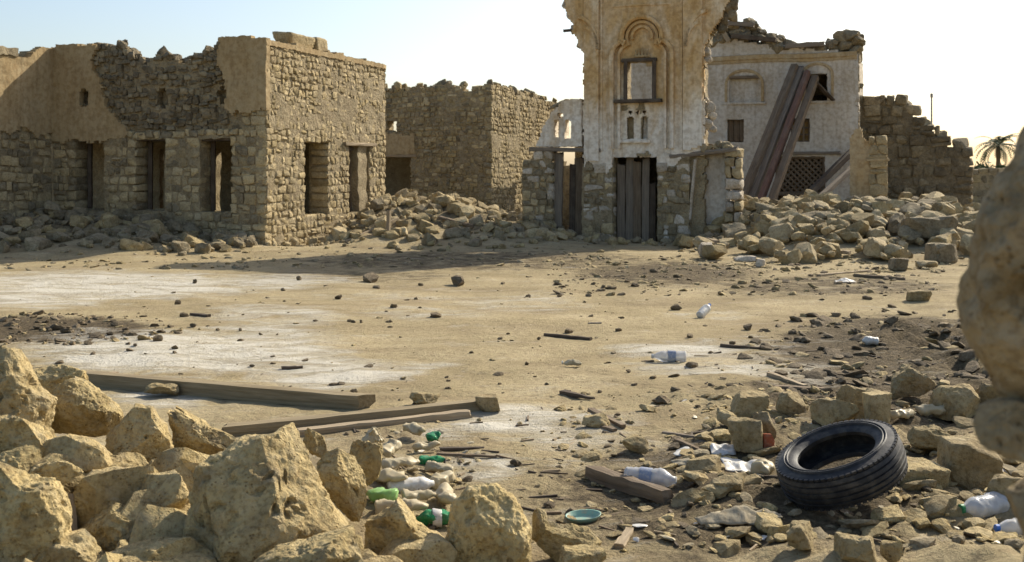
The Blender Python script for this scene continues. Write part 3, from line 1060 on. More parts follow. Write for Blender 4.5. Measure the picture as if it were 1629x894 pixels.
    for k, (ua, ub, va, vb) in enumerate(ops):
        timber('lintel', F_LEFT, ua - .25, vb + .05, ub + .2, vb + .05, .3, .1, .46, M['darkwood'], t, 10 + k)
        timber('window_frame', F_LEFT, ub - .06, va, ub - .06, vb, .42, .1, .1, M['ochrewood'] if k else M['darkwood'], t, 20 + k)
        timber('window_frame', F_LEFT, ua + .06, va, ua + .06, vb, .45, .1, .1, M['darkwood'], t, 25 + k)
    # plain inside: back wall with gaps, slab added unseen to darken the windows
    FB = Frame(INNER + 4.6 * V_IN, U)
    gaps = []
    for (ua, ub, va, vb), sh, wd in zip(ops, (3.42, 3.45, 3.4), (.13, .16, .14)):
        gaps.append((ub - sh - wd, ub - sh, 0.3, 2.4))
    grid_wall('back_wall', FB, lambda u, v: (v < 4.3 + jag(u, .3, 51, 1)) & ~in_open(u, v, gaps), -4.5, 6, 0, 4.8, .12, 0, .5, M['mortar'], t, 0.03, seed=15)
    n = np.array([F_LEFT.pt(-3.9, 0, .5), F_LEFT.pt(5.5, 0, .5), F_LEFT.pt(5.5, 0, 4.7), F_LEFT.pt(-3.9, 0, 4.7)])
    lo_, hi = n + [0, 0, 2.56], n + [0, 0, 2.78]
    mesh_obj('floor_shade_slab', np.vstack([lo_, hi]) - rel(t), [(3, 2, 1, 0), (4, 5, 6, 7), (0, 1, 5, 4), (1, 2, 6, 5), (2, 3, 7, 6), (3, 0, 4, 7)], M['mortar'], t)
    # wing coming forward on the far left
    F = F_WING
    tw = lambda u: 4.42 + .30 * sstep(2.9, 3.7, np.asarray(u, float))
    grid_wall('wall', F, lambda u, v: v < tw(u) - .05, 0, 3.98, 0, 4.9, .08, .015, .55, M['mortar'], t, .02, seed=16)
    bw = 2.75
    pieces += masonry(F, 0, 3.97, 0, bw, hs=(.15, .26), ws=(.17, .40), seed=31, mats=('wallstone', 'greystone', 'wallstone'))
    grid_wall('plaster', F, lambda u, v: (v > bw - .1 + jag(u, .18, 61, 2)) & (v < tw(u) + jag(u, .03, 62, 2)), 0, 4.0, bw - .6, 4.95, .04, -.04, .14, M['tan_plaster'], t, .03, seed=17)
    grid_wall('coping', F, lambda u, v: v < 4.62, -.02, 2.8, 4.44, 4.62, .08, -.09, .6, M['greystone'], t, .03, seed=18)
    emit_pieces(pieces, t, None, rest='stone_remainder')
left_ruin()

# ------------------------------------------------------------------ ruin behind
def back_ruin():
    t = thing('ruined_house', (Q0[0], Q0[1], 0), 'squarish stone ruin in the middle distance between the long ruin and the tower', 'ruin')
    F = F_BL
    gap = F.rect(600, 249, 652, 312)
    small = F.rect(615, 192, 630, 210)
    top = prof(F, [(560, 140), (680, 137), (690, 142), (692, 135), (732, 134), (736, 141), (760, 139), (782, 131)])
    ops = [gap, small]
    grid_wall('wall', F, lambda u, v: (v < top(u) - .05 + jag(u, .06, 3, 4)) & ~in_open(u, v, ops, .03), 0, 5.4, 0, 5.2, .08, .012, .6, M['mortar'], t, .03, seed=21)
    pcs = masonry(F, 0, 5.5, .2, 4.95, openings=ops, keep=lambda u, v: v < float(top(u)) - .02, hs=(.12, .20), ws=(.13, .29), seed=41, thick=.55, mats=('rubble', 'wallstone', 'greystone', 'rubble'), jit=1.6, split=.22)
    grid_wall('plaster', F, lambda u, v: (v < 3.05 + jag(u, .1, 5)) & (v > gap[3] + .05), gap[0] - .3, gap[1] + .2, gap[3], 3.3, .08, -.06, .15, M['tan_plaster'], t, .03, seed=22)
    timber('lintel', F, gap[0] - .3, gap[3] + .04, gap[1] + .25, gap[3] + .02, .1, .1, .3, M['palewood'], t, 1)
    F = F_BR
    topr = lambda u: 4.72 - .02 * np.asarray(u) + jag(u, .05, 9, 2)
    grid_wall('wall', F, lambda u, v: v < topr(u) - .08, .05, 8.0, 0, 5, .1, .01, .6, M['mortar'], t, .025, seed=23)
    pcs += masonry(F, 0, 8.0, .2, 2.55, hs=(.14, .21), ws=(.14, .30), seed=42, mats=('wallstone', 'wallstone', 'rubble'))
    pcs += masonry(F, 0, 8.0, 2.55, 3.15, hs=(.12, .17), ws=(.16, .3), seed=43, mats=('rubble', 'wallstone'), off=-.02)
    pcs += masonry(F, 0, 8.0, 3.15, 4.75, keep=lambda u, v: v < float(topr(np.array([u]))[0]), hs=(.14, .21), ws=(.14, .30), seed=44, mats=('wallstone', 'wallstone', 'rubble'))
    rg = random.Random(8)
    for k in range(44):
        if k < 26:
            u = rg.uniform(.2, 5.4)
            c = F_BL.pt(u, float(top(u)) + rg.uniform(-.02, .05), rg.uniform(.05, .45))
        else:
            u = rg.uniform(.0, 7.5)
            c = F_BR.pt(u, float(topr(np.array([u]))[0]), rg.uniform(.05, .45))
        s = rg.uniform(.14, .32)
        pcs.append(('rock', rg.randrange(18), c, (rg.uniform(0, 6), rg.uniform(0, 6), rg.uniform(0, 6)), (s * 1.2, s, s * .8), rg.choice(('rubble', 'greystone'))))
    grid_wall('gap_shade_wall', Frame(Q0 - 5.5 * U + 2.0 * V_IN, U), lambda u, v: v < 2.6, -1.0, 3.5, 0, 2.6, .25, 0, .3, M['mortar'], t, .02)  # unseen wall and slab added behind the gap so it stays dark
    sl = [F_BL.pt(-1, 2.6, .5), F_BL.pt(3.5, 2.6, .5), F_BL.pt(3.5, 2.6, 2.3), F_BL.pt(-1, 2.6, 2.3)]
    vv = [np.array(p) - rel(t) for p in sl] + [np.array(p) - rel(t) + [0, 0, .2] for p in sl]
    mesh_obj('floor_shade_slab', vv, [(3, 2, 1, 0), (4, 5, 6, 7), (0, 1, 5, 4), (1, 2, 6, 5), (2, 3, 7, 6), (3, 0, 4, 7)], M['mortar'], t)
    grid_wall('back_wall', Frame(Q0 - 5.5 * U + 7.5 * V_IN, U), lambda u, v: v < 4.3 + jag(u, .3, 5, 1), 0, 5.5, 0, 4.8, .25, 0, .5, M['mortar'], t, .02)
    emit_pieces(pcs, t, None)
back_ruin()

# ------------------------------------------------------------------ gate tower
def arc(cu, cv, r, a0, a1, n=14, ry=None):
    ry = ry or r
    return [(cu + r * math.cos(R(a0 + (a1 - a0) * k / n)), cv + ry * math.sin(R(a0 + (a1 - a0) * k / n))) for k in range(n + 1)]

def tower():
    F = F_T
    t = thing('gate_tower', (T_R[0] - 1.4, T_R[1] + .5, 0), 'tall broken gate facade with ochre stained white plaster, framed window and trefoil arch', 'ruin')
    uvp = F.uv
    u_of = lambda px, py=250: uvp(px, py)[0]
    v_of = lambda py, px=1020: uvp(px, py)[1]
    door = F.rect(975, 249, 1044, 392)
    door = (door[0], door[1], -.1, door[3])
    lbay = F.rect(880, 243, 926, 395)
    lbay = (lbay[0], lbay[1], -.1, lbay[3])
    win = F.rect(995, 96, 1038, 158)
    n_l, n_r = F.rect(996, 184, 1006, 221), F.rect(1018, 184, 1029, 221)
    hl = [(u_of(px, 178), v_of(178)) for px in (1001, 1013, 1024)]
    TOP = 8.1
    lp = sorted([(v_of(py, 920), u_of(px, py)) for px, py in ((928, 240), (928, 84), (922, 75), (919, 62), (912, 50), (910, 36), (903, 25), (899, 8), (893, -15), (895, -100))])
    rp = sorted([(v_of(py, 1120), u_of(px, py)) for px, py in ((1120, 240), (1119, 74), (1127, 66), (1130, 50), (1140, 38), (1150, 24), (1158, 6), (1166, -15), (1160, -100))])
    left = lambda v: np.interp(v, [p[0] for p in lp], [p[1] for p in lp]) + jag(v, .035, 14, 7)
    right = lambda v: np.interp(v, [p[0] for p in rp], [p[1] for p in rp]) + jag(v, .035, 15, 7)
    def shaft(u, v):
        return (u > left(v)) & (u < right(v)) & (v < TOP + jag(u, .3, 16, 1.2))
    def arched(u, v, o):
        a, b, c, d = o
        r = (b - a) / 2
        return (u > a) & (u < b) & (v > c) & ((v < d - r) | (((u - (a + b) / 2) / r) ** 2 + ((v - d + r) / r) ** 2 < 1))
    def cuts(u, v, grow=0.0):
        m = in_open(u, v, [door, win], grow) | arched(u, v, n_l) | arched(u, v, n_r)
        for (a, b) in hl:
            m |= disc(u, v, a, b, .05, .05)
        return m
    bot = prof(F, [(925, 268), (940, 262), (955, 270), (965, 274), (976, 262), (985, 256), (1000, 262), (1012, 250), (1030, 248), (1044, 262), (1056, 270), (1070, 266), (1085, 252), (1100, 247), (1122, 244)])
    vb0 = v_of(255)
    grid_wall('wall', F, lambda u, v: shaft(u, v) & ~cuts(u, v, .02), -.7, 4.1, 0, 8.6, .055, .13, .62, M['mortar'], t, .025, seed=31)
    grid_wall('wall', F, lambda u, v: (v < bot(u) + .1) & (u > .02) & (u < u_of(1098, 330)) & ~in_open(u, v, [door], .02), 0, 3.05, 0, 2.3, .06, .025, .125, M['mortar'], t, .03, seed=45)
    # the recessed panel under the trefoil arch
    uc = (u_of(975, 100) + u_of(1067, 100)) / 2
    hw = (u_of(1067, 100) - u_of(975, 100)) / 2
    vs = v_of(88)
    r1, c1 = hw * .66, vs + hw * .62
    def trefoil(u, v, k=1.0):
        x, y = (u - uc), v
        low = (np.abs(x) < hw * k) & (y < vs)
        lob = (((np.abs(x) - hw * .52) / (hw * .48 * k)) ** 2 + ((y - vs) / (hw * .5 * k)) ** 2 < 1) & (y >= vs)
        topc = (x / (r1 * k)) ** 2 + ((y - c1) / (r1 * k)) ** 2 < 1
        mid = (np.abs(x) < hw * .6 * k) & (y >= vs) & (y < c1)
        return low | lob | topc | mid
    def pl(u, v):
        return shaft(u, v) & (v > bot(u) + jag(u, .06, 18, 6)) & ~cuts(u, v)
    grid_wall('plaster', F, lambda u, v: pl(u, v) & ~(trefoil(u, v) & (v > v_of(247))), -.7, 4.1, 1.6, 8.6, .04, 0.0, .15, M['tower_plaster'], t, .012, .3, seed=32)
    grid_wall('recessed_panel', F, lambda u, v: pl(u, v) & trefoil(u, v, 1.03), .4, 2.7, 1.7, 6.4, .035, .105, .155, M['tower_plaster'], t, .01, .3, seed=33)
    # pilasters, vertical rolls
    for (a, b) in ((930, 953), (1087, 1117)):
        ua, ub = u_of(a, 150), u_of(b, 150)
        grid_wall('pilaster', F, lambda u, v: (v > bot(u) + .12 + jag(u, .12, 19, 4)) & (v < 7.3), ua, ub, 1.8, 7.3, .05, -.07, .02, M['tower_plaster'], t, .01, .15, seed=34)
    for px in (957, 1084):
        ua = u_of(px, 150)
        sweep('moulding', F, [(ua, 2.25 + .2 * k) for k in range(25)], [(-.03, .02), (-.022, -.03), (.022, -.03), (.03, .02)], M['tower_plaster'], t)
    # trefoil mouldings
    def tre(k, dv=0.0):
        h_, r_, c_ = hw * k, r1 * k, c1 + dv
        p = [(uc - h_, 2.3 + .2 * q) for q in range(int((vs - 2.3) / .2) + 1)]
        th = 38
        lob = arc(uc - h_ * .52, vs, h_ * .48, 180, 95, 8, h_ * .5)
        big = arc(uc, c_, r_, 180 + 20, -20, 26)
        return p + lob + big + [(2 * uc - a, b) for a, b in reversed(lob)] + [(2 * uc - a, b) for a, b in reversed(p)]
    sweep('arch_moulding', F, tre(1.05), [(-.06, .11), (-.055, -.05), (-.01, -.09), (.04, -.09), (.06, .02)], M['tower_plaster'], t)
    sweep('arch_moulding', F, tre(.80), [(-.04, .12), (-.035, .01), (.03, .01), (.04, .12)], M['tower_plaster'], t)
    inner = arc(uc, c1 + .02, r1 * .52, 195, -15, 20)
    sweep('arch_moulding', F, inner, [(-.04, .12), (-.03, .02), (.03, .02), (.04, .12)], M['tower_plaster'], t)
    # square label over the arch and the side arch springers
    for (x0, x1, y0) in ((985, 1055, 8),):
        sweep('moulding', F, [(u_of(975, 20), v_of(y0)), (uc, v_of(y0) + .005), (u_of(1067, 20), v_of(y0))], [(-.03, .02), (-.02, -.03), (.02, -.03), (.03, .02)], M['tower_plaster'], t)
    for s, cpx in ((-1, 905), (1, 1140)):
        cu = u_of(953, 60) if s < 0 else u_of(1090, 60)
        for rr in (.42, .62):
            pts = []
            for k in range(15):
                a = R(6 * k)
                pts.append((cu + s * (.02 + rr * (1 - math.cos(a)) * .9), v_of(86) + .15 + rr * 1.35 * math.sin(a)))
            sweep('arch_moulding', F, pts, [(-.05, .03), (-.04, -.10), (.04, -.10), (.05, .03)], M['tower_plaster'], t)
    # capital with broken edge below the right springer
    for k, (px, py, s) in enumerate(((1121, 80, .26), (1124, 92, .2), (1118, 68, .25), (1120, 158, .2), (1128, 170, .26), (1118, 178, .24), (1132, 184, .2), (1124, 196, .28), (1134, 204, .17), (1114, 160, .2), (1116, 202, .2),
                                     (1155, 10, .4), (1162, 22, .3), (1150, 28, .3), (1166, 4, .3), (1148, 42, .25), (899, 4, .25), (905, 22, .22), (911, 45, .2), (921, 70, .18))):
        v, f = rock_shape(900 + k, (s * 1.2, s * 1.1, s), sub=3, facets=9, rough=.14, pits=4)
        u_, v_ = uvp(px, py)
        o = mesh_obj('stone', v, f, M['darkstone' if 10 < k < 16 else 'whitestone'], t, np.array(F.pt(u_ - .03, v_, .25)) - rel(t), True)
        o.rotation_euler = (k, k * 2, k * 3)
    beam('timber_stub', F.pt(u_of(893, 42), v_of(42), .2), F.pt(u_of(915, 42), v_of(41), .2), .07, .07, M['darkwood'], t)
    # window: wooden frame, sill, crest
    a, b, c, d = win
    for k, (x0, y0, x1, y1) in enumerate(((a - .02, c, a - .02, d), (b + .02, c, b + .02, d), (a - .1, d + .02, b + .1, d + .02))):
        timber('window_frame', F, x0, y0, x1, y1, .09, .09, .16, M['darkwood'], t, 40 + k)
    timber('window_sill', F, u_of(978, 161), c - .04, u_of(1052, 161), c - .035, .06, .09, .26, M['darkwood'], t, 45)
    for k in range(5):
        cu, cv = uc - .16 + .08 * k, d + .14 + (.07, .1, .18, .1, .07)[k] * .5
        timber('crest', F, cu, d + .1, cu, cv + .1, .05, .05, .05, M['stub_plaster'], t, 50 + k, .4)
    timber('crest', F, uc - .2, d + .11, uc + .2, d + .11, .06, .05, .05, M['stub_plaster'], t, 57)
    timber('niche_shelf', F, u_of(985, 224), v_of(225), u_of(1034, 224), v_of(225), .08, .07, .14, M['tower_plaster'], t, 58)
    # closed backs of the two small niches
    for o_, mk in ((n_l, 'stub_plaster'), (n_r, 'tower_plaster')):
        box_in('niche_back', F, o_[0] - .05, o_[1] + .05, o_[2] - .05, o_[3] + .05, .30, .34, M[mk], t)
    # ground floor piers: exposed whitewashed stones
    pcs = masonry(F, u_of(928, 330), u_of(1098, 330), 0, v_of(248), openings=[door], keep=lambda u, v: v < float(bot(u)) + .12, hs=(.14, .28), ws=(.16, .40), depth=.34, thick=.55,
                  seed=51, mats=('whitestone', 'whitestone', 'wallstone', 'greystone'), split=.25, off=-.01, jit=1.8, proud=.03)
    # left bay
    lw0 = u_of(830, 320)
    lt = prof(F, [(825, 268), (838, 256), (850, 244), (862, 240), (930, 240)])
    grid_wall('wall', F, lambda u, v: (v < lt(u) - .05 + jag(u, .05, 71, 5)) & ~in_open(u, v, [lbay], .03), lw0, -.02, 0, 2.5, .07, .03, .55, M['mortar'], t, .03, seed=35)
    pcs += masonry(F, lw0, 0.0, 0, 2.3, openings=[lbay], keep=lambda u, v: v < float(lt(u)), hs=(.15, .27), ws=(.17, .36), thick=.5, jit=1.6, seed=52, mats=('wallstone', 'whitestone', 'greystone'))
    ft = prof(F, [(852, 232), (858, 218), (868, 196), (878, 176), (888, 166), (905, 160), (928, 156)])
    s1, s2 = F.rect(881, 190, 889, 219), F.rect(897, 189, 907, 220)
    grid_wall('plaster', F, lambda u, v: (v < ft(u) + jag(u, .05, 73, 6)) & ~arched(u, v, s1) & ~arched(u, v, s2) & ~disc(u, v, u_of(891, 183), v_of(183, 891), .07, .06), u_of(850, 220), -.01, v_of(233, 900), 4.2, .04, .02, .40, M['tower_plaster'], t, .02, .3, seed=36)
    timber('lintel', F, u_of(842, 238), v_of(237, 850), u_of(956, 238), v_of(239, 950), .16, .11, .42, M['greywood'], t, 60)
    timber('door_post', F, u_of(883, 300), 0, u_of(886, 300), lbay[3], .2, .24, .1, M['greywood'], t, 61)
    timber('door_leaf', F, u_of(903, 300), 0.2, u_of(904, 300), lbay[3] - .3, .4, .16, .05, M['darkwood'], t, 62)
    timber('door_leaf', F, u_of(915, 300), 0.1, u_of(914, 300), lbay[3] - .12, .42, .24, .05, M['wood'], t, 63)
    v, f = rock_shape(930, (.62, .3, .17), sub=3, facets=8, rough=.1)
    o = mesh_obj('coping_slab', v, f, M['greystone'], t, np.array(F.pt(u_of(884, 165), v_of(166, 884), .2)) - rel(t), True)
    o.rotation_euler = (0, -.5, F.yaw())
    # right bay: lintel, dark rendered wall set back, stone pier, slanting pale strip standing in for a lit reveal
    ra, rb = u_of(1100, 300), u_of(1152, 300)
    timber('lintel', F, u_of(1066, 246), v_of(249, 1066), u_of(1172, 238), v_of(237, 1172), .18, .11, .42, M['greywood'], t, 64)
    grid_wall('infill_panel', F, lambda u, v: v > -1, ra - .1, rb + .1, 0, 2.3, .12, .38, .5, M['house_plaster'], t, .03, .0, seed=37)
    timber('lit_reveal_strip', F, u_of(1096, 345), v_of(350, 1096), u_of(1106, 255), v_of(252, 1106), .16, .07, .3, M['whitestone'], t, 65)
    rp2 = prof(F, [(1145, 232), (1162, 228), (1172, 240), (1180, 262), (1184, 300)])
    pcs += masonry(F, rb, u_of(1180, 300), 0, 2.4, keep=lambda u, v: v < float(rp2(u)), hs=(.2, .28), ws=(.22, .4), depth=.5, seed=53, mats=('wallstone', 'whitestone'))
    rg = random.Random(3)
    for k in range(12):
        px = rg.uniform(1112, 1165)
        s = rg.uniform(.12, .24)
        pcs.append(('rock', rg.randrange(18), F.pt(u_of(px, 235), v_of(rg.uniform(231, 236), px), rg.uniform(.1, .3)), (k, k * 2, k * 3), (s * 1.3, s, s * .7), rg.choice(('wallstone', 'greystone'))))
    # unseen low room added behind the doorway to keep it dark
    sl = [F.pt(-.2, 2.42, .62), F.pt(3.0, 2.42, .62), F.pt(2.7, 2.42, 2.7), F.pt(-.2, 2.42, 2.7)]
    vv = [np.array(p) - rel(t) for p in sl] + [np.array(p) - rel(t) + [0, 0, .18] for p in sl]
    mesh_obj('floor_shade_slab', vv, [(3, 2, 1, 0), (4, 5, 6, 7), (0, 1, 5, 4), (1, 2, 6, 5), (2, 3, 7, 6), (3, 0, 4, 7)], M['mortar'], t)
    F2 = Frame(T_R - 3.05 * U + 2.4 * V_IN, U)
    grid_wall('back_wall', F2, lambda u, v: v < np.where(u < -.1, 1.95, 2.42) + jag(u, .06, 39, 3), -1.9, 2.6, 0, 2.5, .12, 0, .3, M['mortar'], t, .03, seed=38)
    for uu in (-.15, 2.55):
        grid_wall('side_wall', Frame(np.array(F.pt(uu, 0, .6)), V_IN), lambda u, v: v < 2.4, 0, 1.8, 0, 2.4, .2, 0, .2, M['mortar'], t, .02, seed=46)
    # door remains
    for k, (px, v1_, wd, mk) in enumerate(((982, 1.9, .2, 'greywood'), (995, 2.05, .2, 'greywood'), (1008, 1.98, .2, 'wood'), (1021, 2.05, .19, 'greywood'), (1033, 1.45, .14, 'darkwood'))):
        timber('door_leaf', F, u_of(px, 320), 0, u_of(px + (k % 2), 320), v1_, .40 + .03 * (k % 2), wd, .05, M[mk], t, 66 + k)
    emit_pieces(pcs, t, None)
tower()

# ------------------------------------------------------------------ white house behind the tower
def house():
    F = F_H
    t = thing('ruined_house', (H_R[0], H_R[1], 0), 'whitewashed two storey house ruin with lattice door behind the leaning beams', 'ruin')
    u_of = lambda px, py=200: F.uv(px, py)[0]
    v_of = lambda py, px=1240: F.uv(px, py)[1]
    top = prof(F, [(900, 60), (1130, 66), (1150, 62), (1300, 78), (1366, 84)])
    up1, up2 = F.rect(1160, 124, 1208, 162), F.rect(1283, 118, 1316, 160)
    lo1, lo2 = F.rect(1157, 191, 1184, 225), F.rect(1258, 190, 1289, 227)
    lat = F.rect(1234, 249, 1311, 322)
    ops = [up1, up2, lo1, lo2, lat]
    u1 = 9.0
    grid_wall('wall', F, lambda u, v: (v < top(u) + jag(u, .06, 81, 4)) & ~in_open(u, v, ops), 0, u1, 0, 6.6, .07, 0.0, .55, M['house_plaster'], t, .03, .25, seed=41, nscale=1.2)
    grid_wall('side_wall', F_HS, lambda u, v: v < 5.7 + jag(u, .3, 82, 1), .56, 6, 0, 6.4, .15, 0, .5, M['house_plaster'], t, .03, seed=42)
    back = Frame(H_R - 9 * U + 5 * V_IN, U)
    grid_wall('back_wall', back, lambda u, v: v < 5.75 + jag(u, .15, 83, 1), 0, 9, 0, 6.4, .25, 0, .5, M['mortar'], t, .03, seed=43)
    sl = [F.pt(0, 3.05, .5), F.pt(8.8, 3.05, .5), F.pt(8.8, 3.05, 5), F.pt(0, 3.05, 5)]
    vv = [np.array(p) - rel(t) for p in sl] + [np.array(p) - rel(t) + [0, 0, .2] for p in sl]
    mesh_obj('floor_shade_slab', vv, [(3, 2, 1, 0), (4, 5, 6, 7), (0, 1, 5, 4), (1, 2, 6, 5), (2, 3, 7, 6), (3, 0, 4, 7)], M['mortar'], t)
    vv2 = [v + np.array([0, 0, 2.55]) for v in vv]
    mesh_obj('roof_slab', vv2, [(3, 2, 1, 0), (4, 5, 6, 7), (0, 1, 5, 4), (1, 2, 6, 5), (2, 3, 7, 6), (3, 0, 4, 7)], M['mortar'], t)
    # blind panel and dark opening with arched hoods
    box_in('blind_panel', F, up1[0] - .1, up1[1] + .1, up1[2] - .1, up1[3] + .1, .16, .3, M['house_plaster'], t)
    for (o_, x0, x1, yt) in ((up1, 1155, 1213, 110), (up2, 1277, 1324, 103)):
        ua, ub = u_of(x0, 150), u_of(x1, 150)
        vt, r_ = v_of(yt), (ub - ua) / 2
        sp = vt - r_ * .75
        path = [(ua, o_[2]), (ua, (o_[2] + sp) / 2), (ua, sp)] + arc((ua + ub) / 2, sp, r_, 178, 2, 16, r_ * .75) + [(ub, sp), (ub, (o_[2] + sp) / 2), (ub, o_[2])]
        sweep('window_hood', F, path, [(-.05, .02), (-.04, -.05), (.04, -.05), (.05, .02)], M['stub_plaster'], t)
        timber('window_sill', F, ua - .1, o_[2] - .05, ub + .1, o_[2] - .05, .0, .08, .14, M['house_plaster'], t, 3)
    timber('window_head', F, up1[0], up1[3] + .03, up1[1], up1[3] + .03, .05, .1, .2, M['wood'], t, 4)
    # lower windows: shutter boards; ochre grille
    for k in range(3):
        w_ = (lo1[1] - lo1[0]) / 3
        timber('shutter_board', F, lo1[0] + w_ * (k + .5), lo1[2], lo1[0] + w_ * (k + .5), lo1[3], .2, w_ * .94, .05, M['wood'], t, 5 + k)
    box_in('shutter', F, lo2[0], lo2[1], lo2[2], lo2[3], .24, .28, M['ochrewood'], t)
    for k in range(4):
        x = lo2[0] + (lo2[1] - lo2[0]) * (.06 + k * .293)
        timber('grille_bar', F, x, lo2[2], x, lo2[3], .10, .06, .05, M['wood'], t, 10 + k)
    for k in range(4):
        y = lo2[2] + (lo2[3] - lo2[2]) * (.06 + k * .293)
        timber('grille_bar', F, lo2[0], y, lo2[1], y, .15, .06, .05, M['wood'], t, 20 + k)
    # lattice door
    a, b, c, d = lat
    c = 1.0
    st = .20
    n = int(((b - a) + (d - c)) / st) + 1
    for k in range(1, n):
        s = k * st
        x0, y0 = (a + s, c) if s < b - a else (b, c + s - (b - a))
        x1, y1 = (a, c + s) if s < d - c else (a + s - (d - c), d)
        timber('lattice_slat', F, x0, y0, x1, y1, .14, .07, .03, M['wood'], t, 30 + k)
        timber('lattice_slat', F, a + b - x0, y0, a + b - x1, y1, .175, .07, .03, M['wood'], t, 60 + k)
    for k, (x0, y0, x1, y1) in enumerate(((a, .6, a, d), (b, .6, b, d), (a, d, b, d), (a, c, b, c))):
        timber('door_frame', F, x0, y0, x1, y1, .13, .12, .16, M['wood'], t, 90 + k)
    timber('lintel', F, a - .35, d + .1, b + .5, d + .12, .0, .1, .2, M['greywood'], t, 95)
    # cornice and eaves
    uL = u_of(1120, 88)
    for (py, pr, hh) in ((90, -.07, .09), (96, -.035, .06)):
        sweep('cornice', F, [(uL - 2 + k * .5, v_of(py, 1240) + .015 * math.sin(k)) for k in range(int((9.02 - uL + 2) / .5) + 1)], [(-hh, .02), (-hh * .8, pr), (hh * .8, pr), (hh, .02)], M['stub_plaster'], t)
    # broken roof edge: stones and beam ends
    pcs = []
    rg = random.Random(11)
    cr = prof(F, [(1110, 40), (1140, 34), (1190, 30), (1215, 44), (1235, 55), (1245, 68), (1300, 66), (1312, 64), (1318, 52), (1345, 50), (1368, 54)])
    for k in range(190):
        px = rg.uniform(1118, 1368) if k % 3 else rg.uniform(1130, 1245)
        u = u_of(px, 60)
        v0_, v1_ = float(top(u)) - .05, float(cr(u))
        if v1_ < v0_ + .05:
            v1_ = v0_ + .12
        v_ = rg.uniform(v0_, v1_)
        s = rg.uniform(.2, .46)
        pcs.append(('rock', rg.randrange(18), F.pt(u, v_ - s * .25, rg.uniform(.1, 1.0)), (rg.uniform(0, 6), rg.uniform(-.3, .3), rg.uniform(0, 6)), (s * 1.2, s, s * .7), rg.choice(('darkstone', 'greystone', 'greystone'))))
    for k, (px, py, s) in enumerate(((1337, 58, .5), (1355, 56, .5), (1366, 66, .35), (1345, 72, .5), (1362, 78, .42), (1372, 66, .22), (1368, 135, .2), (1325, 70, .4))):
        u_, v_ = F.uv(px, py)
        pcs.append(('rock', k, F.pt(u_, v_, .25), (.2 * k, .1, k), (s * 1.15, s, s * .75), 'greystone'))
    for k, (x0, y0, x1, y1, mk) in enumerate(((1146, 44, 1160, 66, 'palewood'), (1140, 36, 1200, 40, 'greywood'), (1165, 58, 1235, 64, 'darkwood'), (1250, 74, 1312, 70, 'greywood'))):
        beam('roof_beam', F.pt(u_of(x0, y0), v_of(y0, x0), -.12), F.pt(u_of(x1, y1), v_of(y1, x1), -.08), .16, .16, M[mk], t, seed=k)
    pcs += masonry(F_HS, .0, .5, 0.1, 5.6, hs=(.25, .36), ws=(.3, .5), depth=.3, seed=64, mats=('greystone', 'whitestone'), off=.03)
    emit_pieces(pcs, t, None)
house()

# ------------------------------------------------------------------ leaning timbers before the house
def leaning():
    F = F_H
    def wallpt(px, py, w):
        u, v = F.uv(px, py)
        return F.pt(u, v, w)
    def at(px, py, Y):
        return P(px, py, Y)
    spec = [((1266, 106), -.15, (1184, 308), 33.2, .22, .24, 'wood', 'thick brown timber leaning on the white house, leftmost of the four together', 'leaning timbers'),
            ((1276, 110), -.12, (1199, 311), 33.3, .20, .2, 'greywood', 'grey timber leaning on the white house, second from the left of four', 'leaning timbers'),
            ((1286, 117), -.24, (1213, 312), 33.0, .17, .22, 'redwood', 'reddish timber leaning on the white house, third from the left of four', 'leaning timbers'),
            ((1298, 124), -.18, (1228, 316), 32.8, .22, .2, 'wood', 'brown timber leaning on the white house, rightmost of the four together', 'leaning timbers'),
            ((1362, 236), -.2, (1272, 322), 33.6, .18, .2, 'darkwood', 'dark timber leaning low beside the lattice door, the higher of two', 'leaning timbers'),
            ((1366, 258), -.3, (1292, 326), 33.3, .15, .16, 'greywood', 'grey timber leaning low beside the lattice door, the lower of two', 'leaning timbers')]
    for k, (a, w, b, Y, th, dp, mk, lab, grp) in enumerate(spec):
        A = wallpt(a[0], a[1], w - dp / 2)
        B = at(b[0], b[1], Y)
        d = (B - A).normalized()
        t_ = (gh(B.x, B.y) - .1 - B.z) / d.z if d.z < -.05 else 0
        B = B + d * max(0, min(t_, 1.5))
        beam('leaning_timber', A, B, th, dp, M[mk], None, seed=k + 3, jit=.07, label=lab, cat='timber', group=grp)
    # bent rag of metal sheet at the upper window
    A = wallpt(1300, 148, -.3)
    beam('hanging_board', wallpt(1296, 130, -.35), wallpt(1326, 160, -.12), .34, .06, M['darkwood'], None, seed=9, label='short dark board hanging slantwise from the open upper window of the white house', cat='board')
leaning()

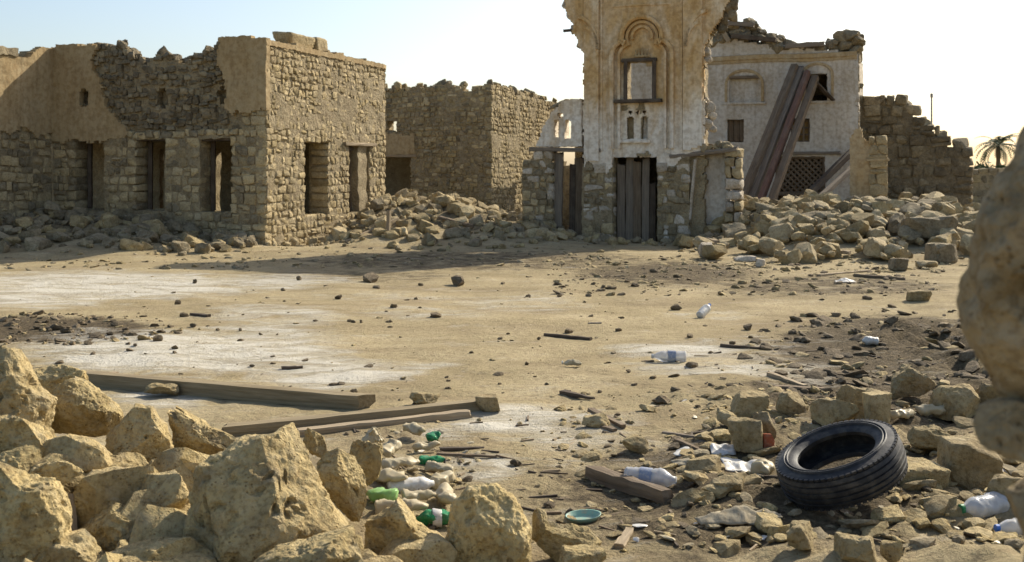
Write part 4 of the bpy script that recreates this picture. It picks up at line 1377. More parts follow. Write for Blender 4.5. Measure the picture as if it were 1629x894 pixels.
# ------------------------------------------------------------------ right-hand wall, plaster stub
def right_wall():
    O = np.array([10.9, 38.6, 0])
    F = Frame(O, U)
    t = thing('stone_wall', tuple(O + U * 2.4), 'broken wall of large grey blocks stepping down to the right of the white house', 'wall')
    top = prof(F, [(1360, 148), (1382, 148), (1386, 152), (1405, 150), (1440, 153), (1446, 166), (1462, 176), (1478, 190), (1488, 202), (1506, 206), (1510, 222), (1528, 214), (1533, 226), (1550, 226)])
    u1 = F.uv(1549, 280)[0]
    hole = F.rect(1521, 233, 1531, 239)
    grid_wall('wall', F, lambda u, v: (v < top(u) - .3) & (u < u1 - .15), 0, u1, 0, 4.6, .12, .05, .5, M['darkstone'], t, .04, seed=51)
    pcs = masonry(F, -.3, u1, .1, 4.5, keep=lambda u, v: v < float(top(u)) - .05 and not in_open(u, v, [hole], .05), hs=(.26, .40), ws=(.26, .58), depth=.6, seed=71, mats=('darkstone', 'darkstone', 'greystone'), split=.12, proud=.05, jit=1.5)
    rg = random.Random(4)
    for k, (px, py, s) in enumerate(((1372, 152, .5), (1396, 154, .6), (1436, 158, .55), (1496, 207, .5), (1528, 219, .5), (1470, 186, .4))):
        u_, v_ = F.uv(px, py)
        pcs.append(('rock', k, F.pt(u_, v_ - .22, .3), (0, .1, k), (s * 1.1, s, s * .85), 'greystone'))
    emit_pieces(pcs, t, None)
    # plaster stub standing in the heap
    A = P(1352, 300, 28.6)
    F = Frame((A.x, A.y), U)
    t = thing('wall_stub', (A.x + .5, A.y, 0), 'narrow sand coloured plastered wall stub with a vertical crack standing in the right heap', 'wall')
    top = prof(F, [(1350, 222), (1362, 206), (1370, 205), (1374, 222), (1386, 226), (1394, 232), (1402, 224), (1412, 228), (1416, 250)])
    u1 = F.uv(1412, 280)[0]
    cr = F.uv(1391, 290)[0]
    grid_wall('wall', F, lambda u, v: (v < top(u) + jag(u, .05, 91, 5)) & ~((np.abs(u - cr - jag(v, .05, 92, 3)) < .05 * np.clip((1.9 - v) * 1.2, 0, 1.6)) & (v < 1.9)), 0, u1, 0, 3.2, .045, 0, .42, M['stub_plaster'], t, .035, .4, seed=52)
    timber('ledge', F, u1 * .42, F.uv(1395, 255)[1], u1 * 1.04, F.uv(1395, 255)[1] + .02, .0, .06, .16, M['stub_plaster'], t, 1)
    pcs = masonry(F, u1 * .5, u1, .8, 2.55, hs=(.24, .33), ws=(.26, .4), depth=.2, off=.03, seed=73, mats=('wallstone',))
    emit_pieces(pcs, t, None)
right_wall()

def far_things():
    # low far wall, pole, palm and scrub beyond the square
    A = P(1546, 300, 55)
    F = Frame((A.x - .5, A.y), (1, 0, 0))
    t = thing('stone_wall', (A.x + 1, A.y, 0), 'low dark far wall seen between the block wall and the near stone', 'wall')
    grid_wall('wall', F, lambda u, v: v < 1.75 + jag(u, .3, 5, .8), 0, 14, -.3, 2.3, .15, 0, .5, M['mortar'], t, .05, seed=61)
    emit_pieces(masonry(F, 0, 13.8, -.2, 1.7, hs=(.3, .4), ws=(.35, .6), seed=81, mats=('greystone', 'rubble')), t, None)
    Q = P(1482, 300, 70)
    v, f = lathe([(0, 0), (.07, 0), (.055, 6.6), (0, 6.6)], 10)
    t = thing('utility_pole', (Q.x, Q.y, 0), 'thin pole rising behind the stepped block wall', 'pole')
    mesh_obj('shaft', v, f, M['metal'], t)
    v, f = lathe([(0, 0), (.09, 0), (.09, .25), (0, .3)], 10)
    mesh_obj('cap', v, f, M['metal'], t, (0, 0, 6.5))
    # palm
    Q = P(1588, 300, 110)
    zt = EYE + (HY - 232) / FPX * 110
    t = thing('palm_tree', (Q.x, Q.y, 0), 'far palm with drooping fronds behind the big near stone', 'tree')
    prof_ = [(0, 0)] + [(.24 - .06 * k / 12 + .02 * (k % 2), zt * k / 12) for k in range(13)] + [(0, zt)]
    v, f = lathe(prof_, 10)
    mesh_obj('trunk', v, f, M['bark'], t, smooth=True)
    rg = random.Random(2)
    for k in range(30):
        az, el = k * 2.4, rg.uniform(-.5, 1.2)
        L = rg.uniform(2.3, 3.1)
        vs_, fs_ = [], []
        pos, e = np.array([0, 0, 0.0]), el
        pts = []
        for s in range(13):
            pts.append(pos.copy())
            dr = np.array([math.cos(az) * math.cos(e), math.sin(az) * math.cos(e), math.sin(e)])
            pos = pos + dr * L / 12
            e -= .13
        side = np.array([-math.sin(az), math.cos(az), 0])
        for s in range(1, 13):
            ln = .62 * math.sin(math.pi * (s / 13) ** .7) + .1
            for sg in (-1, 1):
                a_ = pts[s]
                b_ = pts[s] + (pts[s] - pts[s - 1]) * .9
                tip = a_ + sg * side * ln * .8 + (pts[s] - pts[s - 1]) * 1.4 + np.array([0, 0, -.25 * ln])
                n0 = len(vs_)
                vs_ += [a_, b_, tip]
                fs_.append((n0, n0 + 1, n0 + 2))
            n0 = len(vs_)
            vs_ += [pts[s - 1] - side * .02, pts[s - 1] + side * .02, pts[s] + side * .02, pts[s] - side * .02]
            fs_.append((n0, n0 + 1, n0 + 2, n0 + 3))
        mesh_obj('frond', vs_, fs_, M['palm'], t, (0, 0, zt))
    # scrub
    for k, (px, py, Y, s, lab) in enumerate(((1556, 262, 85, 1.5, 'dark low scrub bush at the foot of the far palm, left one'), (1578, 258, 95, 2.1, 'dark rounded scrub bush beneath the far palm crown'))):
        Q = P(px, 300, Y)
        t = thing('scrub_bush', (Q.x, Q.y, 0), lab, 'bush', 'scrub bushes beyond the square')
        q = np.random.default_rng(k)
        n = 1500
        d = q.normal(size=(n, 3))
        d /= np.linalg.norm(d, axis=1)[:, None]
        r = q.uniform(.35, 1, n) ** .5
        c = d * r[:, None] * np.array([s, s, s * .75])
        c *= (1 + .3 * fbm(d * 2.3, 3, k))[:, None]
        c[:, 2] = np.abs(c[:, 2] + s * .4)
        e1, e2 = q.normal(size=(n, 3)) * .16, q.normal(size=(n, 3)) * .16
        vs_ = np.stack([c, c + e1, c + e1 + e2, c + e2], 1).reshape(-1, 3)
        mesh_obj('crown', vs_, (np.arange(n)[:, None] * 4 + np.arange(4)).tolist(), M['palm'], t)
        beam('trunk', (Q.x, Q.y, 0), (Q.x + .1, Q.y, s * .8), .14, .14, M['bark'], t)
far_things()

# ------------------------------------------------------------------ rubble heaps
def which(p, where):
    """label of one stone: tone, size and place within its heap"""
    c, s = p[2], max(p[4])
    tone = {'rubble': 'tan', 'wallstone': 'buff', 'greystone': 'grey', 'clod': 'dark'}[p[5]]
    size = 'large' if s > .46 else 'middling' if s > .34 else 'small'
    form = 'flat' if p[4][2] < .55 * p[4][0] else 'chunky'
    px, py = topx(*c)
    return '%s %s %s stone, %s' % (size, form, tone, where(px, py))

ORD = ['leftmost', 'second from left', 'third from left', 'fourth from left', 'fifth from left', 'sixth from left', 'seventh from left', 'eighth from left', 'ninth from left', 'tenth from left',
       'eleventh from left', 'twelfth from left', 'thirteenth from left', 'fourteenth from left', 'fifteenth from left', 'sixteenth from left', 'seventeenth from left', 'eighteenth from left', 'nineteenth from left', 'twentieth from left']
def single_out(objs):
    """where several stones would share a label, say which one it is, counting from the left"""
    by = {}
    for o in objs:
        by.setdefault(o['label'], []).append(o)
    for lab, l in by.items():
        if len(l) > 1:
            l.sort(key=lambda o: o.location.x / o.location.y)
            for k, o in enumerate(l):
                o['label'] = lab + ', ' + (ORD[k] if k < len(ORD) else 'rightmost')

def emit_things(items, limit, name, stuff_label, stuff_name):
    """items: (kind, template, centre, euler, scale, material, label, category, group); the largest in view become things"""
    def size(p):
        c = p[2]
        px, py = topx(c[0], max(c[1], .1), c[2])
        vis = 1.0 if -20 < px < 1650 and 0 < py < 910 else .01
        return vis * p[4][0] * p[4][2] / c[1] ** 2
    items = sorted(items, key=size, reverse=True)
    made = []
    for p in items[:limit]:
        o = bpy.data.objects.new(name, shared_mesh(p[0], p[1], M[p[5]]))
        COL.objects.link(o)
        o.location, o.rotation_euler, o.scale = p[2], p[3], p[4]
        tag(o, which(p, p[6]) if callable(p[6]) else p[6], p[7], p[8])
        made.append(o)
    single_out(made)
    js = {}
    for p in items[limit:]:
        v, f = {'rock': ROCKT, 'pebble': PEBT}[p[0]][p[1]]
        Rm = np.array(Euler(p[3]).to_matrix())
        js.setdefault(p[5], Joined()).add((v * np.array(p[4])) @ Rm.T + np.array(p[2]), f)
    return js

def finish_stuff(js, name, label, cat):
    """one joined object of all the small pieces, its materials as slots"""
    keys = list(js)
    J, mi = Joined(), []
    for i, k in enumerate(keys):
        for v in js[k].v: pass
        J.add(np.vstack(js[k].v), js[k].f)
        mi += [i] * len(js[k].f)
    o = mesh_obj(name, np.vstack(J.v), J.f, None, smooth=True)
    o.data.set_sharp_from_angle(angle=0.45)
    for k in keys:
        o.data.materials.append(M[k])
    o.data.polygons.foreach_set('material_index', mi)
    tag(o, label, cat, kind='stuff')

def heap_items():
    rg = random.Random(77)
    items = []
    def put(x, y, s, mats, lab, grp, dz=0.0, flat=.75):
        z = gh(x, y) + s * .18 + dz
        e = (rg.uniform(-.5, .5), rg.uniform(-.5, .5), rg.uniform(0, 6.28))
        items.append(('rock', rg.randrange(18), (x, y, z), e, (s * rg.uniform(.9, 1.3), s * rg.uniform(.85, 1.15), s * rg.uniform(flat * .8, flat * 1.2)), rg.choice(mats), lab, 'stone', grp))
    def rs(lo, hi, p=2.2):
        return lo + (hi - lo) * rg.random() ** p
    # under the window wall
    n = 0
    while n < 430:
        u, d = rg.uniform(-1.2, 5.9), rg.uniform(.1, 4.6)
        if d > 3.6 - u * .28 + rg.uniform(-.8, .8):
            continue
        q = INNER + u * U - d * V_IN
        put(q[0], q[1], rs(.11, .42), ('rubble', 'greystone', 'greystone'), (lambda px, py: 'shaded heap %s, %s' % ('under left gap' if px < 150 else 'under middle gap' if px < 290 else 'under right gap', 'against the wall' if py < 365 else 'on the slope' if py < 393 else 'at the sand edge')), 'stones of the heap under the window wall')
        n += 1
    # foot of the right face of the long ruin
    for k in range(70):
        u, d = rg.uniform(-.3, 6), rg.uniform(.05, 1.2)
        q = P0 + u * V_IN + d * U
        put(q[0], q[1], rs(.09, .3), ('rubble', 'wallstone'), (lambda px, py: 'foot of sunlit wall, %s' % ('near the sharp corner' if px < 480 else 'below the window' if px < 540 else 'near the doorway')), 'stones along the foot of the sunlit wall')
    # between the ruins and the tower
    n = 0
    while n < 560:
        x, y = rg.uniform(-4.4, 1.3), rg.uniform(24.2, 32.5)
        if gh(x, y) < .12 and rg.random() < .7:
            continue
        put(x, y, rs(.11, .40), ('rubble', 'rubble', 'wallstone', 'greystone'), (lambda px, py: 'bank %s, %s' % ('beside long ruin' if px < 650 else 'below squarish ruin' if px < 760 else 'beside gate tower', 'on its crest' if py < 335 else 'on its slope' if py < 368 else 'at its foot')), 'stones of the middle bank')
        n += 1
    # foot of the tower
    for k in range(70):
        q = T_R - rg.uniform(-.7, 4.7) * U - rg.uniform(.1, 1.5) * V_IN
        put(q[0], q[1], rs(.1, .32), ('rubble', 'greystone'), (lambda px, py: 'foot of gate tower, %s' % ('left bay' if px < 930 else 'before the doorway' if px < 1045 else 'right bay')), 'stones at the foot of the tower')
    # right heap
    n = 0
    while n < 1050:
        x, y = rg.uniform(3.9, 12.6), rg.uniform(20.6, 31.5)
        h = gh(x, y)
        if h < .15 and rg.random() < .8:
            continue
        s = rs(.14, .54, 2.2)
        if y > 28.5:
            s *= .8
        put(x, y, s, ('rubble', 'rubble', 'wallstone', 'greystone', 'rubble', 'wallstone'), (lambda px, py: 'right heap %s, %s' % ('beside tower' if px < 1160 else 'below leaning timbers' if px < 1230 else 'below lattice door' if px < 1320 else 'below plastered stub' if px < 1415 else 'below block wall', 'on its crest' if py < 338 else 'upper slope' if py < 362 else 'lower slope' if py < 388 else 'at its foot')), 'stones of the right heap', dz=rg.uniform(0, .12))
        n += 1
    return items
JS = emit_things(heap_items(), 300, 'rubble_stone', None, None)

# pale and squared pieces that stand out on the right heap
def hero(name, label, cx, cy, w, h, Y, seed, dep=1.0, mat='boulder', sub=5, rz=0.0, group=None, cat='rock', **kw):
    """a single stone: centre, width and height as measured, Y its distance"""
    c = P(cx, cy, Y)
    dims = (w / FPX * Y, dep * (w + h) / 2 / FPX * Y, h / FPX * Y)
    v, f = rock_shape(seed, dims, sub=sub, **kw)
    o = mesh_obj(name, v, f, M[mat], None, c)
    o.rotation_euler = (0, 0, rz)
    sharp_smooth(o, .42)
    return tag(o, label, cat, group)

for k, (cx, cy, w, h, mk, lab) in enumerate((
        (1185, 411, 34, 9, 'whitestone', 'flat pale slab at the near edge of the right heap'),
        (1209, 418, 15, 14, 'whitestone', 'small squared pale block beside the flat slab at the heap edge'),
        (1157, 386, 26, 15, 'wallstone', 'rounded yellow stone left of the pale slab on the heap edge'),
        (1123, 398, 22, 26, 'whitestone', 'pale pointed stone at the left foot of the right heap'),
        (1318, 395, 22, 9, 'whitestone', 'small bright slab halfway up the right heap'),
        (1253, 347, 42, 22, 'wallstone', 'big oval tan stone high on the right heap'),
        (1480, 362, 82, 38, 'greystone', 'wide grey wall block on the right heap near the big near stone'),
        (1424, 330, 28, 26, 'wallstone', 'sunlit block at the foot of the plastered wall stub'),
        (1430, 420, 34, 20, 'darkstone', 'low dark block before the right heap'),
        (1475, 420, 34, 11, 'wallstone', 'flat tan slab on the ground at the right end of the heap'))):
    q = G(cx, cy + h / 2)
    hero('heap_block', lab, cx, cy, w, h, q.y, 1500 + k, mat=mk, sub=3, cat='stone', facets=6, hard=13, rough=.06, box=.35)

# ------------------------------------------------------------------ near boulders, left heap
A_ = 'boulders of the near heap'
near = [
    ('tall pale boulder topmost at the left edge of the near heap', 22, 640, 175, 185, 5.15, 1, dict(pits=26, rough=.10, planes=[(.55, -.3, .8, .72)])),
    ('low broad boulder under the tall one at the left edge', 40, 700, 180, 95, 4.85, 46, dict(pits=20, rough=.12)),
    ('flat tan slab behind the tall boulder beside the long beam', 92, 606, 96, 52, 5.75, 2, dict(pits=8)),
    ('rounded tan boulder with shaded right end below the long beam', 142, 644, 112, 98, 5.45, 3, dict(pits=14, rough=.09)),
    ('smooth yellow oval stone lying in the left heap', 121, 723, 114, 64, 4.75, 4, dict(rough=.05, hard=6, facets=8, pits=6, chips=3)),
    ('angular ochre boulder with a knob on top in the left heap', 222, 702, 128, 112, 5.15, 5, dict(pits=12, rough=.12, planes=[(-.6, -.5, .6, .75)])),
    ('small dark knob of rock above the angular ochre boulder', 230, 658, 40, 34, 5.2, 6, dict(pits=4, rough=.12)),
    ('brown flat faced boulder leaning behind the great boulder', 322, 697, 132, 112, 5.35, 7, dict(planes=[(.7, -.2, .75, .55), (-.1, -1, .2, .5)], rough=.07, pits=6)),
    ('smooth grey block in front of the heap, left of the great boulder', 242, 808, 158, 128, 4.55, 8, dict(rough=.06, pits=8, box=.15, hard=10)),
    ('great pitted pale boulder with a peaked top, largest of the near heap', 425, 785, 268, 240, 4.35, 9, dict(pits=60, rough=.13, planes=[(-.62, -.15, .78, .56), (.82, -.1, .55, .56), (.2, -1, .25, .62)])),
    ('rough yellow boulder in the lower left corner', 38, 822, 165, 190, 4.2, 10, dict(pits=40, rough=.16)),
    ('pale knobbly stone above the lower left boulder', 85, 752, 96, 44, 4.5, 11, dict(pits=8, rough=.14)),
    ('small rounded stone beside the wooden stake', 139, 800, 44, 46, 4.5, 12, dict(pits=3)),
    ('slab shaped boulder leaning right of the great boulder', 540, 752, 118, 140, 4.95, 13, dict(pits=14, rough=.08, planes=[(.7, -.3, .65, .62), (-.75, -.3, -.55, .6)])),
    ('small brown stone peeping between the great boulder and the leaning slab', 500, 704, 42, 50, 5.15, 14, dict(pits=4, rough=.12)),
    ('rough brown lump of coral rock behind the leaning slab', 582, 742, 58, 84, 5.35, 15, dict(pits=16, rough=.17)),
    ('grey brown boulder with a pointed tip at the bottom between litter and great boulder', 648, 850, 138, 126, 4.55, 16, dict(pits=16, rough=.13, planes=[(-.75, -.1, .65, .56), (.72, -.1, .68, .56)])),
    ('upright rounded boulder with a crumbling right side, bottom centre', 776, 838, 136, 148, 4.6, 17, dict(pits=18, rough=.09, planes=[(-.7, -.3, .6, .72), (.7, -.5, .3, .7)])),
    ('pale boulder at the bottom edge below the great boulder', 505, 882, 180, 92, 4.1, 18, dict(pits=18, rough=.13)),
    ('wide low boulder at the bottom edge left of the great boulder', 255, 892, 220, 90, 4.1, 19, dict(pits=16, rough=.10)),
    ('tan stone right of the upright boulder at the bottom edge', 905, 862, 104, 66, 4.75, 20, dict(pits=12, rough=.12)),
    ('flattish stone at the bottom edge below the mint tray', 925, 892, 80, 40, 4.6, 21, dict(pits=6, rough=.1)),
    ('small stone wedged right of the upright boulder', 862, 838, 34, 60, 4.75, 22, dict(rough=.1)),
    ('dark stone filling the gap behind the yellow oval stone', 165, 775, 110, 80, 4.85, 23, dict(pits=10, rough=.12)),
    ('shaded stone between the grey block and the angular boulder', 300, 760, 120, 80, 4.95, 24, dict(pits=8, rough=.12)),
    ('dark stone in the hollow right of the lower left boulder', 175, 848, 130, 90, 4.42, 26, dict(pits=10, rough=.12)),
    ('tan stone at the bottom edge right of the lower left boulder', 112, 886, 110, 76, 4.2, 27, dict(pits=10, rough=.12)),
    ('shaded stone below the wooden stake', 88, 800, 90, 70, 4.6, 28, dict(pits=6, rough=.12)),
    ('stone packed below the rounded tan boulder', 190, 752, 90, 64, 4.95, 29, dict(pits=6, rough=.1)),
    ('grey stone below the brown flat faced boulder', 345, 872, 110, 80, 4.25, 30, dict(pits=6, rough=.1)),
    ('stone at the left edge between two larger boulders', 15, 742, 90, 60, 4.6, 25, dict(pits=8, rough=.12)),
]
OUTL = {
    9: [(290,790),(300,745),(330,725),(370,700),(420,690),(455,668),(470,685),(485,720),(510,770),(530,815),(560,850),(545,915),(440,930),(380,920),(335,880),(300,830)],
    1: [(-60,600),(-40,560),(0,548),(25,552),(42,585),(60,615),(85,640),(72,690),(65,725),(30,730),(-20,735),(-60,700)],
    3: [(75,690),(68,640),(85,615),(115,600),(135,608),(160,625),(190,660),(195,688),(160,697),(110,692)],
    4: [(65,715),(75,700),(105,691),(140,698),(165,715),(178,740),(150,750),(120,752),(85,738)],
    5: [(160,715),(165,690),(190,675),(212,645),(240,645),(248,662),(262,680),(275,720),(290,740),(250,757),(200,752),(170,740)],
    7: [(265,650),(275,643),(285,660),(320,668),(350,685),(385,705),(360,735),(330,742),(295,735),(275,700)],
    8: [(165,860),(175,810),(190,775),(215,755),(260,750),(300,745),(320,775),(302,800),(290,835),(250,852),(200,870)],
    10: [(-60,760),(0,735),(40,755),(85,762),(95,790),(112,825),(108,870),(90,893),(30,905),(-60,900)],
    13: [(500,740),(505,715),(535,712),(565,725),(580,750),(592,800),(580,828),(560,830),(530,800),(505,770)],
    16: [(580,850),(585,825),(620,808),(632,793),(645,808),(660,835),(690,850),(712,870),(718,910),(650,925),(590,915),(578,880)],
    17: [(708,830),(720,795),(745,772),(790,768),(820,790),(832,815),(845,840),(842,890),(830,925),(770,935),(715,920),(705,880)],
    18: [(400,890),(440,870),(480,865),(530,848),(565,838),(585,855),(592,894),(580,930),(480,945),(400,930)],
    19: [(150,890),(200,872),(250,860),(300,858),(340,885),(350,930),(250,945),(140,930)],
}
PITS = {9: 46, 10: 40, 1: 26, 4: 5, 8: 8, 7: 6, 17: 24}
for (lab, cx, cy, w, h, Y, sd_, kw) in near:
    if sd_ in OUTL:
        v, f, at_ = outline_rock(OUTL[sd_], Y, {4: .8, 7: .5, 13: .55}.get(sd_, .8), 2000 + sd_, rough={4: .04, 8: .06}.get(sd_, .10), pits=PITS.get(sd_, 14), chips=3 if sd_ == 4 else 8)
        o = mesh_obj('boulder', v, f, M['boulder'], None, at_)
        sharp_smooth(o, .5)
        tag(o, lab, 'rock')
        continue
    hero('boulder', lab, cx, cy, w, h, Y, 2000 + sd_, dep=.7, group=None, **dict(dict(facets=9, hard=18, chips=9, sub=6 if w > 120 else 5), **kw))

# stones packed under the heap
rg = random.Random(19)
for k in range(130):
    x, y = rg.uniform(-3.0, -.35), rg.uniform(3.9, 5.6)
    if x > -.9 and y > 4.7:
        continue
    s = rg.uniform(.12, .34)
    px, py = topx(x, y, gh(x, y))
    v, f = ROCKT[k % 18]
    JS.setdefault('boulder', Joined()).add((v * np.array([s * 1.2, s, s * .8])) @ np.array(Euler((k, k * 1.7, k * 2.3)).to_matrix()).T + np.array([x, y, gh(x, y) + s * .12]), f)

# ------------------------------------------------------------------ right foreground stones
right = [
    ('squared tan block carrying the raised side of the tyre', 1440, 778, 120, 96, 5.80, 1, dict(box=.4, hard=14, chips=5, rough=.045, facets=6, pits=8)),
    ('brown squared block right of the tyre below the hanging stone', 1538, 738, 84, 86, 5.9, 2, dict(box=.35, hard=13, chips=5, rough=.05, facets=6)),
    ('long low rock behind the tyre, left of the split rock', 1370, 640, 84, 62, 7.4, 3, dict(rough=.09)),
    ('rock with a flat side standing behind the tyre', 1396, 652, 44, 56, 7.3, 4, dict(box=.2, hard=12, rough=.09)),
    ('dark brown rock at the edge of the clod field', 1446, 606, 74, 50, 8.4, 5, dict(rough=.1)),
    ('tan rock split by a dark crack near the hanging stone', 1522, 640, 78, 54, 7.6, 6, dict(box=.25, hard=12, rough=.08)),
    ('pale pointed rock right of the split rock', 1578, 632, 60, 48, 7.9, 7, dict(rough=.1)),
    ('grey humped stone behind the tyre on the left', 1326, 656, 70, 48, 7.3, 8, dict(rough=.07, hard=6)),
    ('squared tan block topmost of the small pile left of the tyre', 1192, 642, 58, 36, 7.6, 9, dict(box=.3, hard=16, rough=.06, facets=7)),
    ('tilted squared block at the front of the small pile left of the tyre', 1186, 690, 62, 54, 6.9, 10, dict(box=.3, hard=16, rough=.06, facets=7)),
    ('round brown stone at the left of the small pile', 1158, 664, 36, 30, 7.4, 11, dict(rough=.08)),
    ('brown lump right in the small pile left of the tyre', 1214, 676, 34, 44, 7.1, 12, dict(rough=.12)),
    ('rock ledge right of the tyre top', 1478, 700, 72, 50, 6.8, 13, dict(rough=.09)),
    ('grey green squared block alone on the far right sand', 1461, 470, 38, 17, 14.9, 14, dict(box=.45, hard=14, rough=.05, facets=5)),
    ('angular brown stone at the bottom edge below the tyre', 1366, 876, 68, 48, 4.75, 15, dict(box=.2, rough=.08)),
    ('small pale rounded stone at the bottom right of the angular one', 1416, 876, 34, 36, 4.75, 16, dict(rough=.06, hard=6)),
    ('pair shaped lump of stone at the bottom left of the tyre shadow', 1272, 852, 46, 44, 5.0, 17, dict(rough=.13)),
    ('tan stone under the green topped bottle end', 1600, 775, 60, 40, 5.6, 18, dict(rough=.1)),
    ('broken stone behind the small pile near the sticks', 1258, 642, 50, 40, 7.7, 19, dict(rough=.1)),
    ('ridge shaped stone between the small pile and the driftwood', 1160, 770, 60, 32, 5.8, 20, dict(rough=.1)),
    ('brown stone at the left end of the driftwood', 948, 668, 46, 22, 7.3, 21, dict(rough=.1)),
    ('brown rock lump on the second beam', 676, 633, 50, 24, 8.0, 22, dict(rough=.2, pits=6)),
    ('pitted tan rock like a bone by the long beam', 258, 620, 54, 22, 8.4, 23, dict(rough=.16, pits=8)),
    ('grey squared stone at the right end of the second beam', 776, 641, 40, 26, 7.85, 24, dict(box=.4, hard=14, rough=.05)),
    ('grey stone half buried before the small pile', 1010, 706, 42, 26, 6.8, 25, dict(rough=.09)),
    ('tan stone beside the white litter left of the tyre', 1140, 780, 50, 26, 5.75, 26, dict(rough=.09)),
]
for (lab, cx, cy, w, h, Y, sd_, kw) in right:
    q = G(cx, cy + h / 2)
    hero('fallen_stone', lab, cx, cy, w, h, q.y if sd_ not in (1, 2, 9) else Y, 2100 + sd_, mat='rubble' if sd_ not in (1, 16) else 'boulder', sub=5 if w > 60 else 4, cat='stone', **dict(dict(facets=8, hard=18), **kw))

# ------------------------------------------------------------------ near wall end at the right edge
def near_wall():
    t = thing('dry_stone_wall', (1.22, 1.75, 0), 'out of focus weathered wall end of large stones at the right edge', 'wall')
    base = rel(t)
    def st(cx, cy, w, h, Y, seed, **kw):
        c = P(cx, cy, Y)
        v, f = rock_shape(seed, (w / FPX * Y, .34, h / FPX * Y), sub=5, **kw)
        o = mesh_obj('stone', v, f, M['nearstone'], t, np.array(c) - base)
        sharp_smooth(o, .8)
    for k, (pts, Y, dp) in enumerate((([(1540, 450), (1556, 350), (1584, 280), (1612, 240), (1624, 192), (1660, 182), (1900, 200), (1960, 450), (1900, 640), (1700, 652), (1618, 642), (1582, 600), (1546, 530)], 1.78, .8),
                                      ([(1558, 680), (1568, 652), (1610, 640), (1700, 646), (1850, 660), (1850, 740), (1700, 748), (1604, 730), (1568, 712)], 1.76, 1.0))):
        v, f, c = outline_rock(pts, Y, dp, 3050 + k, sub=6, rough=.09, pits=34, chips=9, bulge=.5)
        o = mesh_obj('stone', v, f, M['nearstone'], t, np.array(c) - base)
        sharp_smooth(o, .6)
    st(1790, 850, 330, 230, 1.75, 3004, rough=.08)
    rg = random.Random(6)
    z = 0
    k = 0
    ztop = P(0, 940, 1.75).z
    while z < ztop + .02:
        h = rg.uniform(.16, .24)
        for x in (1.0, 1.32, 1.66):
            v, f = rock_shape(3010 + k, (.36, .42, h * 1.05), sub=3, rough=.08)
            mesh_obj('stone', v, f, M['nearstone'], t, np.array((x + rg.uniform(-.03, .03) , 1.75, z + h / 2)) - base, True)
            k += 1
        z += h
near_wall()

# ------------------------------------------------------------------ the two long beams, sticks, planks
def lying(name, a, b, w, h, mk, lab, cat, seed, sink=.3, seg=8, jit=.08, taper=1.0, group=None, lift=0):
    A, B = G(*a), G(*b)
    A = A + Vector((0, 0, h * (.5 - sink) + lift))
    B = B + Vector((0, 0, h * (.5 - sink) + lift))
    return beam(name, A, B, w, h, M[mk], None, seed=seed, seg=seg, jit=jit, taper=taper, label=lab, cat=cat, group=group)
lying('long_beam', (60, 604), (583, 651), .12, .115, 'beam', 'long straight squared beam lying across the salt crust at left', 'beam', 1, sink=.1, seg=14, jit=.03)
lying('long_beam', (360, 694), (760, 652), .10, .085, 'beam', 'second squared beam half sunk in sand behind the great boulder', 'beam', 2, sink=.15, seg=12, jit=.05)
lying('long_beam', (470, 694), (748, 662), .08, .05, 'palewood', 'pale thin plank lying against the near side of the second beam', 'plank', 3, sink=.1, seg=12, jit=.08)
sticks = [
    ((866, 534), (940, 541), .09, .07, 'darkwood', 'straight dark stick in the middle of the open sand', 1.0),
    ((894, 628), (945, 637), .12, .09, 'darkwood', 'tapered dark stick right of the second beam end', .35),
    ((938, 760), (1062, 800), .15, .17, 'wood', 'thick weathered driftwood block beside the white bottle', .8),
    ((940, 656), (992, 682), .10, .08, 'wood', 'upper of two short brown sticks above the driftwood', .7),
    ((935, 676), (978, 688), .09, .07, 'wood', 'lower of two short brown sticks above the driftwood', .8),
    ((888, 718), (922, 698), .09, .03, 'palewood', 'pale flat splinter on the sand left of the driftwood', .8),
    ((1146, 551), (1208, 556), .07, .06, 'darkwood', 'dark stick on the salt patch near the clod field', 1.0),
    ((1224, 598), (1282, 618), .10, .08, 'palewood', 'pale split stick near the small pile of blocks', .8),
    ((1232, 618), (1320, 622), .12, .06, 'wood', 'brown board behind the small pile of blocks', 1.0),
    ((1076, 703), (1128, 724), .07, .05, 'wood', 'brown stick left of the small pile of blocks', .7),
    ((700, 716), (770, 714), .08, .04, 'darkwood', 'dark stick right of the green glass litter', .6),
    ((696, 724), (790, 728), .06, .04, 'wood', 'thin brown stick just below the dark one by the litter', .6),
    ((985, 872), (1003, 845), .09, .05, 'palewood', 'pale broken wood piece near the bottom below the mint tray', .8),
    ((1055, 690), (1130, 700), .06, .04, 'greywood', 'thin grey stick in the debris above the driftwood', .6),
    ((305, 502), (332, 505), .12, .08, 'darkwood', 'short dark log on the grey gravel patch at left', 1.0),
    ((448, 587), (482, 586), .10, .06, 'darkwood', 'short dark stick on the salt crust', .8),
    ((936, 516), (957, 515), .09, .05, 'greywood', 'small grey chip of wood beyond the straight dark stick', .8),
    ((1040, 575), (1020, 576), .05, .03, 'darkwood', 'tiny dark stick by the lying bottle', .8),
    ((530, 648), (583, 646), .07, .07, 'palewood', 'pale piece lying before the end of the long beam', .8),
    ((160, 606), (186, 598), .09, .10, 'palewood', 'short pale log end beside the long beam', .9),
    ((1302, 440), (1385, 432), .15, .10, 'palewood', 'pale branch lying before the right heap', .6),
    ((1360, 440), (1440, 446), .16, .12, 'wood', 'brown timber lying before the right heap', .8),
    ((1402, 408), (1440, 383), .12, .08, 'palewood', 'pale stick poking up from the right heap edge', .7),
    ((548, 386), (634, 348), .14, .10, 'palewood', 'pale plank lying slantwise on the bank by the doorway', .9),
    ((566, 378), (622, 372), .12, .08, 'wood', 'brown plank on the ground by the doorway', .9),
]
